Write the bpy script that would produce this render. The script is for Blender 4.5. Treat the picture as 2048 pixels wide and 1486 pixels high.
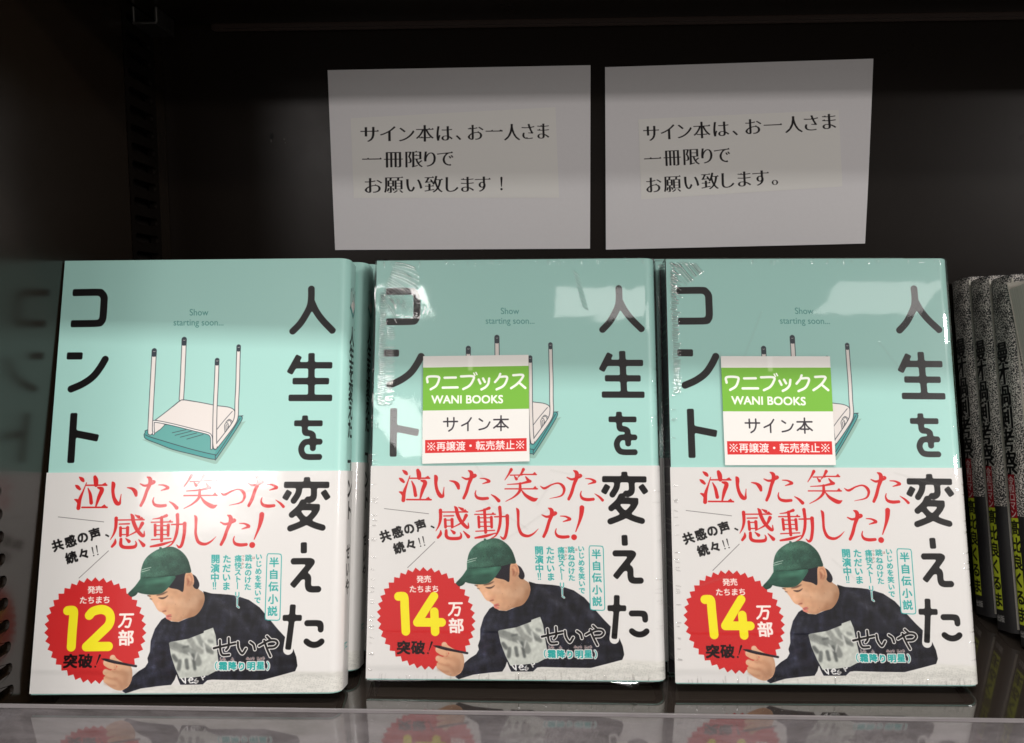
import bpy, bmesh, math, random
import numpy as np
from mathutils import Matrix, Vector

for o_ in list(bpy.data.objects):
    bpy.data.objects.remove(o_)
scene = bpy.context.scene
col = scene.collection

# ------------------------------------------------------------------ camera
cam = bpy.data.cameras.new('camera')
cam.sensor_width = 36.0
cam.lens = 1540.76 / 2048 * 36.0
cam.clip_start = 0.01
cam.clip_end = 100
camo = bpy.data.objects.new('camera', cam)
col.objects.link(camo)
fw = Vector((-0.0335, 0.9953, -0.0904)).normalized()
rt = Vector((0.9994, 0.0333, -0.0031))
rt = (rt - fw * rt.dot(fw)).normalized()
up = rt.cross(fw)
camo.matrix_world = Matrix(((rt.x, up.x, -fw.x, 0), (rt.y, up.y, -fw.y, 0), (rt.z, up.z, -fw.z, 0.1688), (0, 0, 0, 1)))
scene.camera = camo

# ------------------------------------------------------------------ world and lamps (shop ceiling in front of the shelf, plus added fills)
world = bpy.data.worlds.new('World')
scene.world = world
world.use_nodes = True
bg = world.node_tree.nodes['Background']
bg.inputs[0].default_value = (1.0, 0.93, 0.88, 1)
bg.inputs[1].default_value = 0.38
scene.view_settings.view_transform = 'Standard'
scene.view_settings.look = 'None'
scene.view_settings.exposure = 0.0
scene.view_settings.gamma = 1.0


def lamp(name, x, y, z, sx, sy, radiance, color=(1, 0.97, 0.94)):
    l = bpy.data.lights.new(name, 'AREA')
    l.shape = 'RECTANGLE'
    l.size, l.size_y = sx, sy
    l.energy = radiance * sx * sy * math.pi      # emitted radiance times area times pi
    l.color = color
    o = bpy.data.objects.new(name, l)
    o.location = (x, y, z)
    # ceiling panels and added fills, slightly turned to the shelves
    o.rotation_euler = (Vector((0, 0, 1)).angle(Vector((0, 0, 1))), 0, 0)
    col.objects.link(o)
    return o


lamp('ceiling_or_fill_lamp', 0.16, -0.42, 1.65, 1.6, 0.065, 90)
lamp('ceiling_or_fill_lamp', 0.34, -2.70, 1.65, 0.48, 0.34, 4.6)
lamp('ceiling_or_fill_lamp', 1.72, -2.68, 1.65, 0.50, 0.36, 3.5)
lamp('ceiling_or_fill_lamp', -2.15, -5.90, 1.65, 1.1, 0.9, 56, (1, 0.93, 0.9))
lamp('ceiling_or_fill_lamp', 3.6, -2.70, 1.65, 1.4, 0.34, 84)  # added fill off to the right, lifts the lower part of the notices
lamp('ceiling_or_fill_lamp', -0.64, -2.67, 1.65, 0.26, 0.32, 20)
lamp('ceiling_or_fill_lamp', 6.2, -5.90, 1.65, 2.4, 0.9, 112, (1, 0.94, 0.91))  # made-up fill far right, lights the notices without mirroring in the film
lamp('ceiling_or_fill_lamp', -0.97, -4.90, 1.65, 0.32, 1.6, 7)
lamp('ceiling_or_fill_lamp', -3.2, -7.5, 1.65, 1.4, 2.9, 7)


# ------------------------------------------------------------------ object helpers
def link(name, me, mats, parent=None, **props):
    o = bpy.data.objects.new(name, me)
    for m in (mats if isinstance(mats, (list, tuple)) else [mats]):
        me.materials.append(m)
    col.objects.link(o)
    if parent is not None:
        o.parent = parent
    for k, v in props.items():
        o[k] = v
    return o


def empty(name, label, cat, group=None, mat=None):
    o = bpy.data.objects.new(name, None)
    o.empty_display_size = 0.02
    o['label'] = label
    o['category'] = cat
    if group:
        o['group'] = group
    if mat is not None:
        o.matrix_world = mat
    col.objects.link(o)
    return o


def copy_tree(src, parent=None, skip=()):
    c = src.copy()
    col.objects.link(c)
    c.parent = parent
    for ch in src.children:
        if ch.name.split('.')[0] in skip:
            continue
        copy_tree(ch, c, skip)
    return c


def mesh_pd(name, v, f, smooth=False):
    me = bpy.data.meshes.new(name)
    me.from_pydata([tuple(map(float, p)) for p in v], [], f)
    if smooth:
        me.polygons.foreach_set('use_smooth', [True] * len(me.polygons))
    me.update()
    return me


def box(name, lo, hi, bevel=0.0):
    bm = bmesh.new()
    bmesh.ops.create_cube(bm, size=1)
    for v in bm.verts:
        v.co = Vector([lo[i] + (v.co[i] + .5) * (hi[i] - lo[i]) for i in range(3)])
    if bevel:
        bmesh.ops.bevel(bm, geom=bm.edges[:], offset=bevel, segments=2, affect='EDGES')
    me = bpy.data.meshes.new(name)
    bm.to_mesh(me)
    bm.free()
    return me


# ------------------------------------------------------------------ material helpers
def new_mat(name):
    m = bpy.data.materials.new(name)
    m.use_nodes = True
    return m, m.node_tree, m.node_tree.nodes['Principled BSDF']


def pmat(name, color, rough=.5, spec=.5, metal=0.0, ior=1.5, noise=None, nscale=60, bump=0.0, bscale=300, rvar=0.0, coat=0.0, coat_r=.05):
    m, nt, b = new_mat(name)
    b.inputs['Base Color'].default_value = (*color, 1)
    b.inputs['Roughness'].default_value = rough
    b.inputs['Specular IOR Level'].default_value = spec
    b.inputs['Metallic'].default_value = metal
    b.inputs['IOR'].default_value = ior
    b.inputs['Coat Weight'].default_value = coat
    b.inputs['Coat Roughness'].default_value = coat_r
    tc = nt.nodes.new('ShaderNodeTexCoord')
    if noise is not None:
        n = nt.nodes.new('ShaderNodeTexNoise')
        n.inputs['Scale'].default_value = nscale
        n.inputs['Detail'].default_value = 6
        nt.links.new(tc.outputs['Object'], n.inputs['Vector'])
        mx = nt.nodes.new('ShaderNodeMix')
        mx.data_type = 'RGBA'
        mx.inputs[6].default_value = (*color, 1)
        mx.inputs[7].default_value = (*noise, 1)
        nt.links.new(n.outputs['Fac'], mx.inputs[0])
        nt.links.new(mx.outputs[2], b.inputs['Base Color'])
    if rvar:
        n = nt.nodes.new('ShaderNodeTexNoise')
        n.inputs['Scale'].default_value = 25
        n.inputs['Detail'].default_value = 8
        n.inputs['Roughness'].default_value = .7
        nt.links.new(tc.outputs['Object'], n.inputs['Vector'])
        mr = nt.nodes.new('ShaderNodeMapRange')
        mr.inputs[1].default_value = .3
        mr.inputs[2].default_value = .8
        mr.inputs[3].default_value = rough
        mr.inputs[4].default_value = rough + rvar
        nt.links.new(n.outputs['Fac'], mr.inputs[0])
        nt.links.new(mr.outputs[0], b.inputs['Roughness'])
    if bump:
        n = nt.nodes.new('ShaderNodeTexNoise')
        n.inputs['Scale'].default_value = bscale
        n.inputs['Detail'].default_value = 5
        nt.links.new(tc.outputs['Object'], n.inputs['Vector'])
        bp = nt.nodes.new('ShaderNodeBump')
        bp.inputs['Strength'].default_value = 1
        bp.inputs['Distance'].default_value = bump
        nt.links.new(n.outputs['Fac'], bp.inputs['Height'])
        nt.links.new(bp.outputs[0], b.inputs['Normal'])
    return m


def print_mat(name, img, rough=.4, spec=.5, coat=0.0, coat_r=.1, bump=0.00002, bscale=400, wave=0.0):
    """printed paper: the print is the base colour, the paper has a faint grain"""
    m, nt, b = new_mat(name)
    t = nt.nodes.new('ShaderNodeTexImage')
    t.image = img
    t.interpolation = 'Cubic'
    t.extension = 'EXTEND'
    uv = nt.nodes.new('ShaderNodeUVMap')
    uv.uv_map = 'UVMap'
    nt.links.new(uv.outputs[0], t.inputs[0])
    nt.links.new(t.outputs[0], b.inputs['Base Color'])
    b.inputs['Roughness'].default_value = rough
    b.inputs['Specular IOR Level'].default_value = spec
    b.inputs['Coat Weight'].default_value = coat
    b.inputs['Coat Roughness'].default_value = coat_r
    tc = nt.nodes.new('ShaderNodeTexCoord')
    n = nt.nodes.new('ShaderNodeTexNoise')
    n.inputs['Scale'].default_value = bscale
    n.inputs['Detail'].default_value = 4
    nt.links.new(tc.outputs['Object'], n.inputs['Vector'])
    bp = nt.nodes.new('ShaderNodeBump')
    bp.inputs['Distance'].default_value = bump
    nt.links.new(n.outputs['Fac'], bp.inputs['Height'])
    last = bp
    if wave:
        n2 = nt.nodes.new('ShaderNodeTexNoise')
        n2.inputs['Scale'].default_value = 28
        n2.inputs['Detail'].default_value = 2
        nt.links.new(tc.outputs['Object'], n2.inputs['Vector'])
        b2 = nt.nodes.new('ShaderNodeBump')
        b2.inputs['Distance'].default_value = wave
        nt.links.new(n2.outputs['Fac'], b2.inputs['Height'])
        nt.links.new(bp.outputs[0], b2.inputs['Normal'])
        last = b2
    nt.links.new(last.outputs[0], b.inputs['Normal'])
    if coat:
        nt.links.new(last.outputs[0], b.inputs['Coat Normal'])
    return m


# ------------------------------------------------------------------ 2-D drawing for printed matter
def blur1(a, s, axis):
    if s <= 0:
        return a
    r = max(1, int(math.ceil(s * 2.6)))
    k = np.exp(-.5 * (np.arange(-r, r + 1) / s) ** 2)
    k /= k.sum()
    pad = [(0, 0)] * a.ndim
    pad[axis] = (r, r)
    p = np.pad(a, pad, mode='edge')
    out = np.zeros_like(a)
    n = a.shape[axis]
    for i, w in enumerate(k):
        sl = [slice(None)] * a.ndim
        sl[axis] = slice(i, i + n)
        out += w * p[tuple(sl)]
    return out


def gblur(a, s):
    return blur1(blur1(a, s, 0), s, 1)


def morph(a, ry, rx, op):
    """grey morphology with a small box; fractional radii by blending"""
    def go(a, n, axis):
        out = a
        for s in range(1, n + 1):
            for d in (-s, s):
                out = op(out, np.roll(a, d, axis))
        return out
    for axis, r in ((0, ry), (1, rx)):
        lo = int(r)
        fr = r - lo
        b0 = go(a, lo, axis)
        a = b0 if fr < .01 else b0 * (1 - fr) + go(a, lo + 1, axis) * fr
    return a


def smooth(pts, n=8):
    """Catmull-Rom through the points (any number of columns)"""
    p = np.array(pts, float)
    if len(p) < 3:
        return p
    q = np.vstack([2 * p[0] - p[1], p, 2 * p[-1] - p[-2]])
    out = []
    t = np.linspace(0, 1, n, endpoint=False)[:, None]
    for i in range(1, len(q) - 2):
        a, b, c, d = q[i - 1], q[i], q[i + 1], q[i + 2]
        out.append(.5 * ((2 * b) + (c - a) * t + (2 * a - 5 * b + 4 * c - d) * t ** 2 + (3 * b - a - 3 * c + d) * t ** 3))
    out.append(p[-1:])
    return np.vstack(out)


class Canvas:
    def __init__(s, w, h, color):
        s.w, s.h = int(w), int(h)
        s.a = np.empty((s.h, s.w, 3), np.float32)
        s.a[:] = np.array(color, np.float32) / 255

    def copy(s):
        c = Canvas(s.w, s.h, (0, 0, 0))
        c.a = s.a.copy()
        return c

    def paint(s, mk, color, alpha=1.0):
        if mk is None:
            return
        m, x0, y0 = mk
        h, w = m.shape
        X0, Y0, X1, Y1 = max(x0, 0), max(y0, 0), min(x0 + w, s.w), min(y0 + h, s.h)
        if X1 <= X0 or Y1 <= Y0:
            return
        mm = (m[Y0 - y0:Y1 - y0, X0 - x0:X1 - x0] * alpha)[..., None]
        c = np.array(color, np.float32) / 255
        s.a[Y0:Y1, X0:X1] += (c - s.a[Y0:Y1, X0:X1]) * mm

    def image(s, name):
        im = bpy.data.images.new(name, s.w, s.h, alpha=False)
        buf = np.ones((s.h, s.w, 4), np.float32)
        buf[..., :3] = np.clip(s.a[::-1], 0, 1)
        im.pixels.foreach_set(buf.ravel())
        im.pack()
        return im


def fill_edges(E, pad=2, SS=4):
    """even-odd coverage of an unordered soup of edges (N,4)"""
    E = np.asarray(E, float)
    x0 = int(math.floor(min(E[:, 0].min(), E[:, 2].min()))) - pad
    x1 = int(math.ceil(max(E[:, 0].max(), E[:, 2].max()))) + pad
    y0 = int(math.floor(min(E[:, 1].min(), E[:, 3].min()))) - pad
    y1 = int(math.ceil(max(E[:, 1].max(), E[:, 3].max()))) + pad
    m = np.zeros((y1 - y0, x1 - x0), np.float32)
    X = np.arange(x0, x1) + 1.0
    ya, yb = E[:, 1], E[:, 3]
    lo, hi = np.minimum(ya, yb), np.maximum(ya, yb)
    for r in range(y1 - y0):
        row = None
        for k in range(SS):
            y = y0 + r + (k + .5) / SS
            sel = (lo <= y) & (hi > y)
            if not sel.any():
                continue
            e = E[sel]
            xs = np.sort(e[:, 0] + (y - e[:, 1]) / (e[:, 3] - e[:, 1]) * (e[:, 2] - e[:, 0]))
            if row is None:
                row = np.zeros(x1 - x0)
            for i in range(0, len(xs) - 1, 2):
                row += np.clip(X - xs[i], 0, 1) - np.clip(X - xs[i + 1], 0, 1)
        if row is not None:
            m[r] = row / SS
    return m, x0, y0


def poly(pts):
    p = np.asarray(pts, float)
    return fill_edges(np.hstack([p, np.roll(p, -1, 0)]))


def strokes(lines, butt=False, pad=6):
    """lines: list of arrays (x, y, full width) in canvas pixels; round joints"""
    allp = np.vstack([np.asarray(l, float) for l in lines])
    mw = allp[:, 2].max() / 2 + pad
    x0, y0 = int(allp[:, 0].min() - mw), int(allp[:, 1].min() - mw)
    x1, y1 = int(allp[:, 0].max() + mw) + 1, int(allp[:, 1].max() + mw) + 1
    m = np.zeros((y1 - y0, x1 - x0), np.float32)
    for l in lines:
        l = np.asarray(l, float)
        n = len(l) - 1
        for i in range(n):
            (ax, ay, aw), (bx, by, bw) = l[i], l[i + 1]
            R = max(aw, bw) / 2 + 2
            u0, u1 = max(int(min(ax, bx) - R) - x0, 0), min(int(max(ax, bx) + R) + 2 - x0, m.shape[1])
            v0, v1 = max(int(min(ay, by) - R) - y0, 0), min(int(max(ay, by) + R) + 2 - y0, m.shape[0])
            gx = np.arange(u0, u1)[None, :] + x0 + .5 - ax
            gy = np.arange(v0, v1)[:, None] + y0 + .5 - ay
            dx, dy = bx - ax, by - ay
            L2 = dx * dx + dy * dy + 1e-9
            t = (gx * dx + gy * dy) / L2
            tc = np.clip(t, 0, 1)
            d = np.hypot(gx - tc * dx, gy - tc * dy)
            c = np.clip(.5 + (aw + (bw - aw) * tc) / 2 - d, 0, 1)
            if butt:
                L = math.sqrt(L2)
                if i == 0:
                    c = np.minimum(c, np.clip(.5 + t * L, 0, 1))
                if i == n - 1:
                    c = np.minimum(c, np.clip(.5 + (1 - t) * L, 0, 1))
            m[v0:v1, u0:u1] = np.maximum(m[v0:v1, u0:u1], c)
    return m, x0, y0


def soften(mk, s, gain=None):
    m, x, y = mk
    p = int(3 * s) + 1
    m = gblur(np.pad(m, p), s)
    if gain:
        m = np.clip((m - .5) * gain + .5, 0, 1)
    return m, x - p, y - p


def clipmask(mk, by):
    """restrict a mask to another one"""
    m, x, y = mk
    b, bx, by_ = by
    out = np.zeros_like(m)
    X0, Y0 = max(x, bx), max(y, by_)
    X1, Y1 = min(x + m.shape[1], bx + b.shape[1]), min(y + m.shape[0], by_ + b.shape[0])
    if X1 > X0 and Y1 > Y0:
        out[Y0 - y:Y1 - y, X0 - x:X1 - x] = m[Y0 - y:Y1 - y, X0 - x:X1 - x] * b[Y0 - by_:Y1 - by_, X0 - bx:X1 - bx]
    return out, x, y


# glyph outlines from Blender's own built-in font
_gc = {}
_tcu = bpy.data.curves.new('glyphs', 'FONT')
_tob = bpy.data.objects.new('glyphs', _tcu)
col.objects.link(_tob)


def glyph(ch):
    if ch not in _gc:
        _tcu.body = ch
        _tcu.resolution_u = 4
        bpy.context.view_layer.update()
        dg = bpy.context.evaluated_depsgraph_get()
        ob = _tob.evaluated_get(dg)
        me = ob.to_mesh()
        cnt = {}
        for p in me.polygons:
            for k in p.edge_keys:
                cnt[k] = cnt.get(k, 0) + 1
        V = [v.co for v in me.vertices]
        E = [(V[a].x, V[a].y, V[b].x, V[b].y) for (a, b), c in cnt.items() if c == 1]
        _gc[ch] = np.array(E) if E else np.zeros((0, 4))
        ob.to_mesh_clear()
    return _gc[ch]


def text_width(t):
    _tcu.body = t
    bpy.context.view_layer.update()
    return _tob.dimensions.x


def gmask(ch, cx, cy, size, P, rot=0.0, skew=0.0, sx=1.0, anchor=None, minch=0, bold=0, sy=1.0):
    """a character centred on (cx, cy) of the source frame; P maps the source frame to canvas pixels"""
    E = glyph(ch)
    if not len(E):
        return None
    if anchor is None:
        ax, ay = (.5, .38) if ord(ch[0]) > 0x2000 else ((E[:, 0].min() + E[:, 0].max()) / 2, .36)
    else:
        ax, ay = anchor
    ca, sa = math.cos(rot), math.sin(rot)

    def tr(x, y):
        u = ((x - ax) + skew * (y - ay)) * size * sx
        v = -(y - ay) * size * sy
        return P(cx + ca * u + sa * v, cy - sa * u + ca * v)
    a = tr(E[:, 0], E[:, 1])
    b = tr(E[:, 2], E[:, 3])
    m, x0, y0 = fill_edges(np.stack([a[0], a[1], b[0], b[1]], 1), pad=4)
    if bold:
        m = morph(m, bold, bold, np.maximum)
    if minch:
        m = morph(m, minch, 0, np.minimum)
        m = morph(m, 0, minch * .6, np.maximum)
    return m, x0, y0


def homography(src, dst):
    A, b = [], []
    for (x, y), (u, v) in zip(src, dst):
        A.append([x, y, 1, 0, 0, 0, -u * x, -u * y]); b.append(u)
        A.append([0, 0, 0, x, y, 1, -v * x, -v * y]); b.append(v)
    h = np.append(np.linalg.solve(np.array(A), np.array(b)), 1).reshape(3, 3)

    def f(x, y):
        x, y = np.asarray(x, float), np.asarray(y, float)
        d = h[2, 0] * x + h[2, 1] * y + h[2, 2]
        return (h[0, 0] * x + h[0, 1] * y + h[0, 2]) / d, (h[1, 0] * x + h[1, 1] * y + h[1, 2]) / d
    return f


S = 8.0            # canvas pixels per millimetre
W, H, T, RC = 130.0, 188.5, 18.0, 5.0          # front width, height, thickness, spine corner radius (mm)
CW = 149.5
cornL = homography([(129.92, 521.49), (699.09, 515.81), (678.4, 1386.61), (61.8, 1389.64)], [(0, 0), (W * S, 0), (W * S, H * S), (0, H * S)])
cornM = homography([(752, 521), (1308, 518), (1334, 1365), (737, 1357)], [(0, 0), (130 * S, 0), (130 * S, H * S), (0, H * S)])


def frame(ox, oy, sc, hom=cornL):
    """measurements were taken on enlargements; this brings them to canvas pixels"""
    def f(x, y):
        return hom(ox + np.asarray(x, float) / sc, oy + np.asarray(y, float) / sc)
    a, b = f(500, 700), f(600, 700)
    c = f(500, 800)
    f.k = (math.hypot(b[0] - a[0], b[1] - a[1]) + math.hypot(c[0] - a[0], c[1] - a[1])) / 200
    return f


FA, FB = frame(100, 500, 6.19), frame(100, 700, 6.19)
FC, FD = frame(420, 500, 5.826), frame(420, 720, 5.826)
FE, FF = frame(80, 930, 5.826), frame(400, 930, 5.826)
FG, FH = frame(60, 1150, 5.826), frame(380, 1150, 5.69)
FI, FJ = frame(270, 650, 5.308), frame(240, 1070, 4.644)
FM = frame(740, 1150, 5.826, cornM)
P0 = frame(0, 0, 1)


def conv(F, pts, w=None, g=1.0):
    p = np.array([list(q[:2]) for q in pts], float)
    x, y = F(p[:, 0], p[:, 1])
    ww = np.array([q[2] for q in pts], float) * F.k if w is None else np.full(len(x), w * F.k)
    return np.stack([x, y, ww], 1)


def pen(F, lines, w=None, butt=False, sm=8, soft=0, gain=None):
    ls = [conv(F, l, w) for l in lines]
    if sm:
        ls = [smooth(l, sm) for l in ls]
    for l in ls:
        l[:, 2] = np.maximum(l[:, 2], .6)
    mk = strokes(ls, butt)
    return soften(mk, soft, gain) if soft else mk


def area(F, pts, sm=0, soft=0):
    p = np.array(pts, float)
    if sm:
        p = smooth(np.vstack([p, p[:1]]), sm)[:-1]
    x, y = F(p[:, 0], p[:, 1])
    mk = poly(np.stack([x, y], 1))
    return soften(mk, soft) if soft else mk


BLACK = (15, 13, 14)
TEAL = (171, 219, 210)
WHITE = (226, 224, 221)
INK = (38, 163, 158)
RED = (206, 45, 46)
YEL = (246, 232, 40)

cv = Canvas(CW * S, H * S, TEAL)


# ---- the round-cornered title
def title(cv, F, lines, w):
    cv.paint(pen(F, lines, w, butt=True, sm=8, soft=3.2, gain=7.5), BLACK)


def title_sharp(F, lines, w, sm=0):
    return pen(F, lines, w, butt=True, sm=sm, soft=3.2, gain=7.5)


def union(*mks):
    x0 = min(m[1] for m in mks); y0 = min(m[2] for m in mks)
    x1 = max(m[1] + m[0].shape[1] for m in mks); y1 = max(m[2] + m[0].shape[0] for m in mks)
    out = np.zeros((y1 - y0, x1 - x0), np.float32)
    for m, x, y in mks:
        v = out[y - y0:y - y0 + m.shape[0], x - x0:x - x0 + m.shape[1]]
        np.maximum(v, m, out=v)
    return out, x0, y0


def glyph_title(cv, F, parts, color=BLACK):
    """parts: (lines, width, smooth?) unioned before the corners are rounded"""
    mk = union(*[pen(F, l, w, butt=True, sm=(8 if s else 0)) for l, w, s in parts])
    cv.paint(soften(mk, 3.0, 7.5), color)


glyph_title(cv, FC, [([[(1181, 435), (1180, 560), (1163, 660), (1110, 765), (1045, 862), (950, 958)],
                       [(1183, 600), (1232, 705), (1310, 815), (1442, 953)]], 76, True)])
glyph_title(cv, FD, [([[(1040, -52), (925, 155)], [(1183, -82), (1180, 440)], [(990, 60), (1425, 60)], [(962, 245), (1387, 245)], [(915, 440), (1423, 440)]], 76, False)])
glyph_title(cv, FD, [([[(980, 736), (1312, 736)], [(1108, 645), (1104, 800)]], 68, False),
                     ([[(1104, 800), (1106, 835), (1120, 850), (1165, 852), (1195, 870), (1200, 900), (1198, 1046)],
                       [(1299, 951), (1140, 951), (1090, 972), (1062, 1035), (1085, 1105), (1140, 1128), (1293, 1128)]], 68, True)])
cvA = cv                     # everything above the paper band is on cv as well
_, by = cornL(400, 943)
by = int(by)

# ---- コント
glyph_title(cv, FA, [([[(282, 527), (590, 522), (636, 535), (668, 580), (668, 650), (655, 830), (632, 885), (580, 906), (258, 912)]], 87, True)])
glyph_title(cv, FB, [([[(208, 72), (403, 72)]], 90, False), ([[(692, 98), (620, 218), (530, 330), (400, 420), (240, 490)]], 88, True)])
glyph_title(cv, FB, [([[(297, 778), (256, 1398)], [(280, 1028), (597, 1090)]], 87, False)])

# ---- small English line
TEALINK = (84, 152, 145)


def latin(cv, F, t, cx, cy, size, color, sx=1.0, bold=0, rot=0):
    w = text_width(t) * sx * size
    x = cx - w / 2
    for i, ch in enumerate(t):
        wa = text_width(t[:i + 1]) * sx * size if ch != ' ' else 0
        if ch == ' ':
            continue
        E = glyph(ch)
        gw = E[:, [0, 2]].max()
        x_left = cx - w / 2 + wa - gw * size * sx
        mk = gmask(ch, x_left, cy, size, F, anchor=(0, .36), sx=sx, bold=bold)
        cv.paint(mk, color)


latin(cv, P0, 'Show', 398, 624, 18.5, TEALINK, .92)
latin(cv, P0, 'starting soon...', 397, 644, 18.5, TEALINK, .92)

# ---- the upturned table
INKL = (52, 60, 68)
IV = (233, 226, 221)


def outlined(cv, F, pts, fill, w=7, sm=4, close=True):
    cv.paint(area(F, pts, sm), fill)
    q = list(pts) + ([pts[0]] if close else [])
    cv.paint(pen(F, [q], w, sm=sm), INKL)


cv.paint(area(FI, [(75, 1215), (300, 1312), (560, 1392), (800, 1462), (860, 1472), (895, 1435), (1010, 1270), (1143, 1060), (1130, 1030), (600, 1200)], 3), (152, 190, 178))
outlined(cv, FI, [(95, 1165), (108, 1140), (150, 1105), (560, 1010), (1098, 965), (1128, 972), (1135, 1005), (1040, 1160), (870, 1410), (845, 1424), (780, 1415), (600, 1370), (400, 1320), (250, 1262), (115, 1208)], (76, 160, 157), 7, 3)
cv.paint(area(FI, [(205, 1150), (320, 1058), (800, 1165), (815, 1310), (860, 1340), (840, 1368), (600, 1315), (300, 1225), (120, 1170)]), (98, 170, 164))
cv.paint(pen(FI, [[(110, 1165), (170, 1190), (300, 1230), (450, 1275), (600, 1318), (760, 1358), (850, 1375), (872, 1368), (990, 1190), (1115, 990)], [(852, 1382), (853, 1416)]], 7), INKL)
cv.paint(pen(FI, [[(395, 1143), (540, 1110)], [(425, 1170), (600, 1125)], [(480, 1190), (655, 1145)], [(550, 1210), (725, 1160)]], 6), INKL)
outlined(cv, FI, [(190, 1020), (320, 1055), (203, 1152), (190, 1150)], IV, 6, 2)
outlined(cv, FI, [(215, 1008), (350, 905), (480, 800), (520, 793), (700, 822), (870, 855), (980, 868), (1040, 890), (1060, 925), (1060, 990), (1035, 1050), (870, 1280), (835, 1300), (812, 1300), (808, 1200), (780, 1150), (600, 1100), (400, 1055)], IV, 7, 3)
cv.paint(pen(FI, [[(1033, 915), (940, 1020), (865, 1112)]], 6), INKL)
lip = [(196, 1155), (194, 1045), (215, 1022), (400, 1057), (600, 1107), (760, 1147), (800, 1170), (812, 1210), (812, 1310)]
cv.paint(pen(FI, [lip], 26, sm=5), INKL)
cv.paint(pen(FI, [lip], 13, sm=5), (246, 243, 240))
cv.paint(pen(FI, [[(955, 1135), (952, 1060), (975, 1035), (990, 1060), (975, 1125)], [(965, 1030), (1000, 1000), (1035, 1030), (1030, 1075), (1000, 1085), (985, 1075)],
                  [(968, 1120), (966, 1070), (978, 1055)], [(985, 1020), (1005, 1012), (1020, 1035), (1018, 1065), (1000, 1072)]], 6, sm=6), INKL)


def tleg(path, w, cap):
    cv.paint(pen(FI, [path], w + 12, sm=5), INKL)
    cv.paint(pen(FI, [path], w - 2, sm=5), IV)
    a, b = path[0], cap
    cv.paint(pen(FI, [[a, b]], w + 12, butt=False, sm=0), INKL)
    cv.paint(pen(FI, [[(b[0] - w / 2, b[1] + w * .52), (b[0] + w / 2, b[1] + w * .52)]], 5, sm=0), INKL)
    cv.paint(pen(FI, [[(a[0] - 10, a[1] + 6), (a[0], a[1] + 10), (a[0] + 12, a[1] + 5)]], 4), IV)


tleg([(1100, 228), (1094, 430), (1090, 620), (1080, 820), (1076, 960), (1050, 1040), (960, 1165), (862, 1288), (848, 1298)], 34, (1099, 258))
tleg([(522, 152), (512, 400), (503, 600), (492, 785)], 42, (521, 192))
cv.paint(area(FI, [(440, 850), (480, 806), (520, 797), (620, 812), (600, 860)]), IV)
cv.paint(pen(FI, [[(400, 866), (480, 802), (520, 794), (640, 812)]], 7, sm=3), INKL)
tleg([(204, 272), (186, 600), (170, 900), (160, 1120), (165, 1138)], 42, (202, 310))
tleg([(872, 372), (862, 640), (850, 900), (846, 1100), (846, 1240), (852, 1296)], 36, (871, 405))
cv.paint(pen(FI, [[(858, 1290), (930, 1200), (1010, 1100)]], 20, sm=4), IV)

base = cv.copy()                 # the jacket as far as the band
jac = base.copy()
# hidden part of the jacket print is plain
jac_img = None

# ================= paper band
ov = cv
ov.a[by:] = np.array(WHITE, np.float32) / 255
# the last three title characters
# desk with written sheets
desk = area(FJ, [(-60, 1440), (200, 1425), (480, 1392), (700, 1388), (900, 1345), (1350, 1345), (1500, 1298), (1640, 1262), (2100, 1275), (2100, 1560), (-150, 1560)], 0, 3)
ov.paint(desk, (219, 218, 210), .8)
rs = random.Random(5)
ls = []
for i in range(34):
    for j in range(70):
        x = 620 + j * 24 + rs.uniform(-6, 6) + i * 3
        y = 1560 - i * 9.5 + j * 1.2 + rs.uniform(-2, 2) - max(0, (900 - x)) * .02
        lim = 1345 if x < 1350 else 1345 - (x - 1350) * .29
        if x > 1650:
            lim = 1262
        if y > lim + 14 and rs.random() < .62:
            ls.append(np.array(conv(FJ, [(x, y), (x + rs.uniform(6, 15), y + rs.uniform(-2, 5))], 4)))
m_, x_, y_ = strokes(ls)
ov.paint((m_ * .24, x_, y_), (120, 128, 120))

# badge
cx, cy = 775, 645
pts = []
NT = 39
for i in range(NT * 2):
    a = math.pi * i / NT
    k = 1.0 if i % 2 == 0 else .925
    pts.append((cx + 590 * k * math.sin(a), cy - 622 * k * math.cos(a)))
ov.paint(area(FG, pts), RED)


def put(cv, F, t, pos, size, color, **kw):
    for ch, (x, y) in zip(t, pos):
        cv.paint(gmask(ch, x, y, size, F, **kw), color)


put(ov, FG, '発売', [(730, 170), (818, 166)], 90, (248, 236, 226), bold=.7)
put(ov, FG, 'たちまち', [(637, 290), (727, 288), (816, 286), (905, 284)], 92, (248, 236, 226), bold=.7, skew=.12)
put(ov, FG, '突破', [(487, 1000), (660, 996)], 168, (25, 14, 16), bold=1.6, skew=.08)
ov.paint(pen(FG, [[(828, 932, 24), (800, 1005, 12), (788, 1036, 6)], [(774, 1063, 20), (775, 1064, 20)]], sm=0), (25, 14, 16))
for l in ([[(1062, 458), (1212, 455)], [(1118, 462), (1110, 510), (1085, 565), (1050, 600)], [(1108, 512), (1180, 508), (1175, 560), (1158, 600), (1125, 598)]],):
    ov.paint(pen(FG, l, 26, sm=5), (250, 240, 232))
put(ov, FG, '部', [(1130, 728)], 188, (250, 240, 232), bold=1.7)


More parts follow.
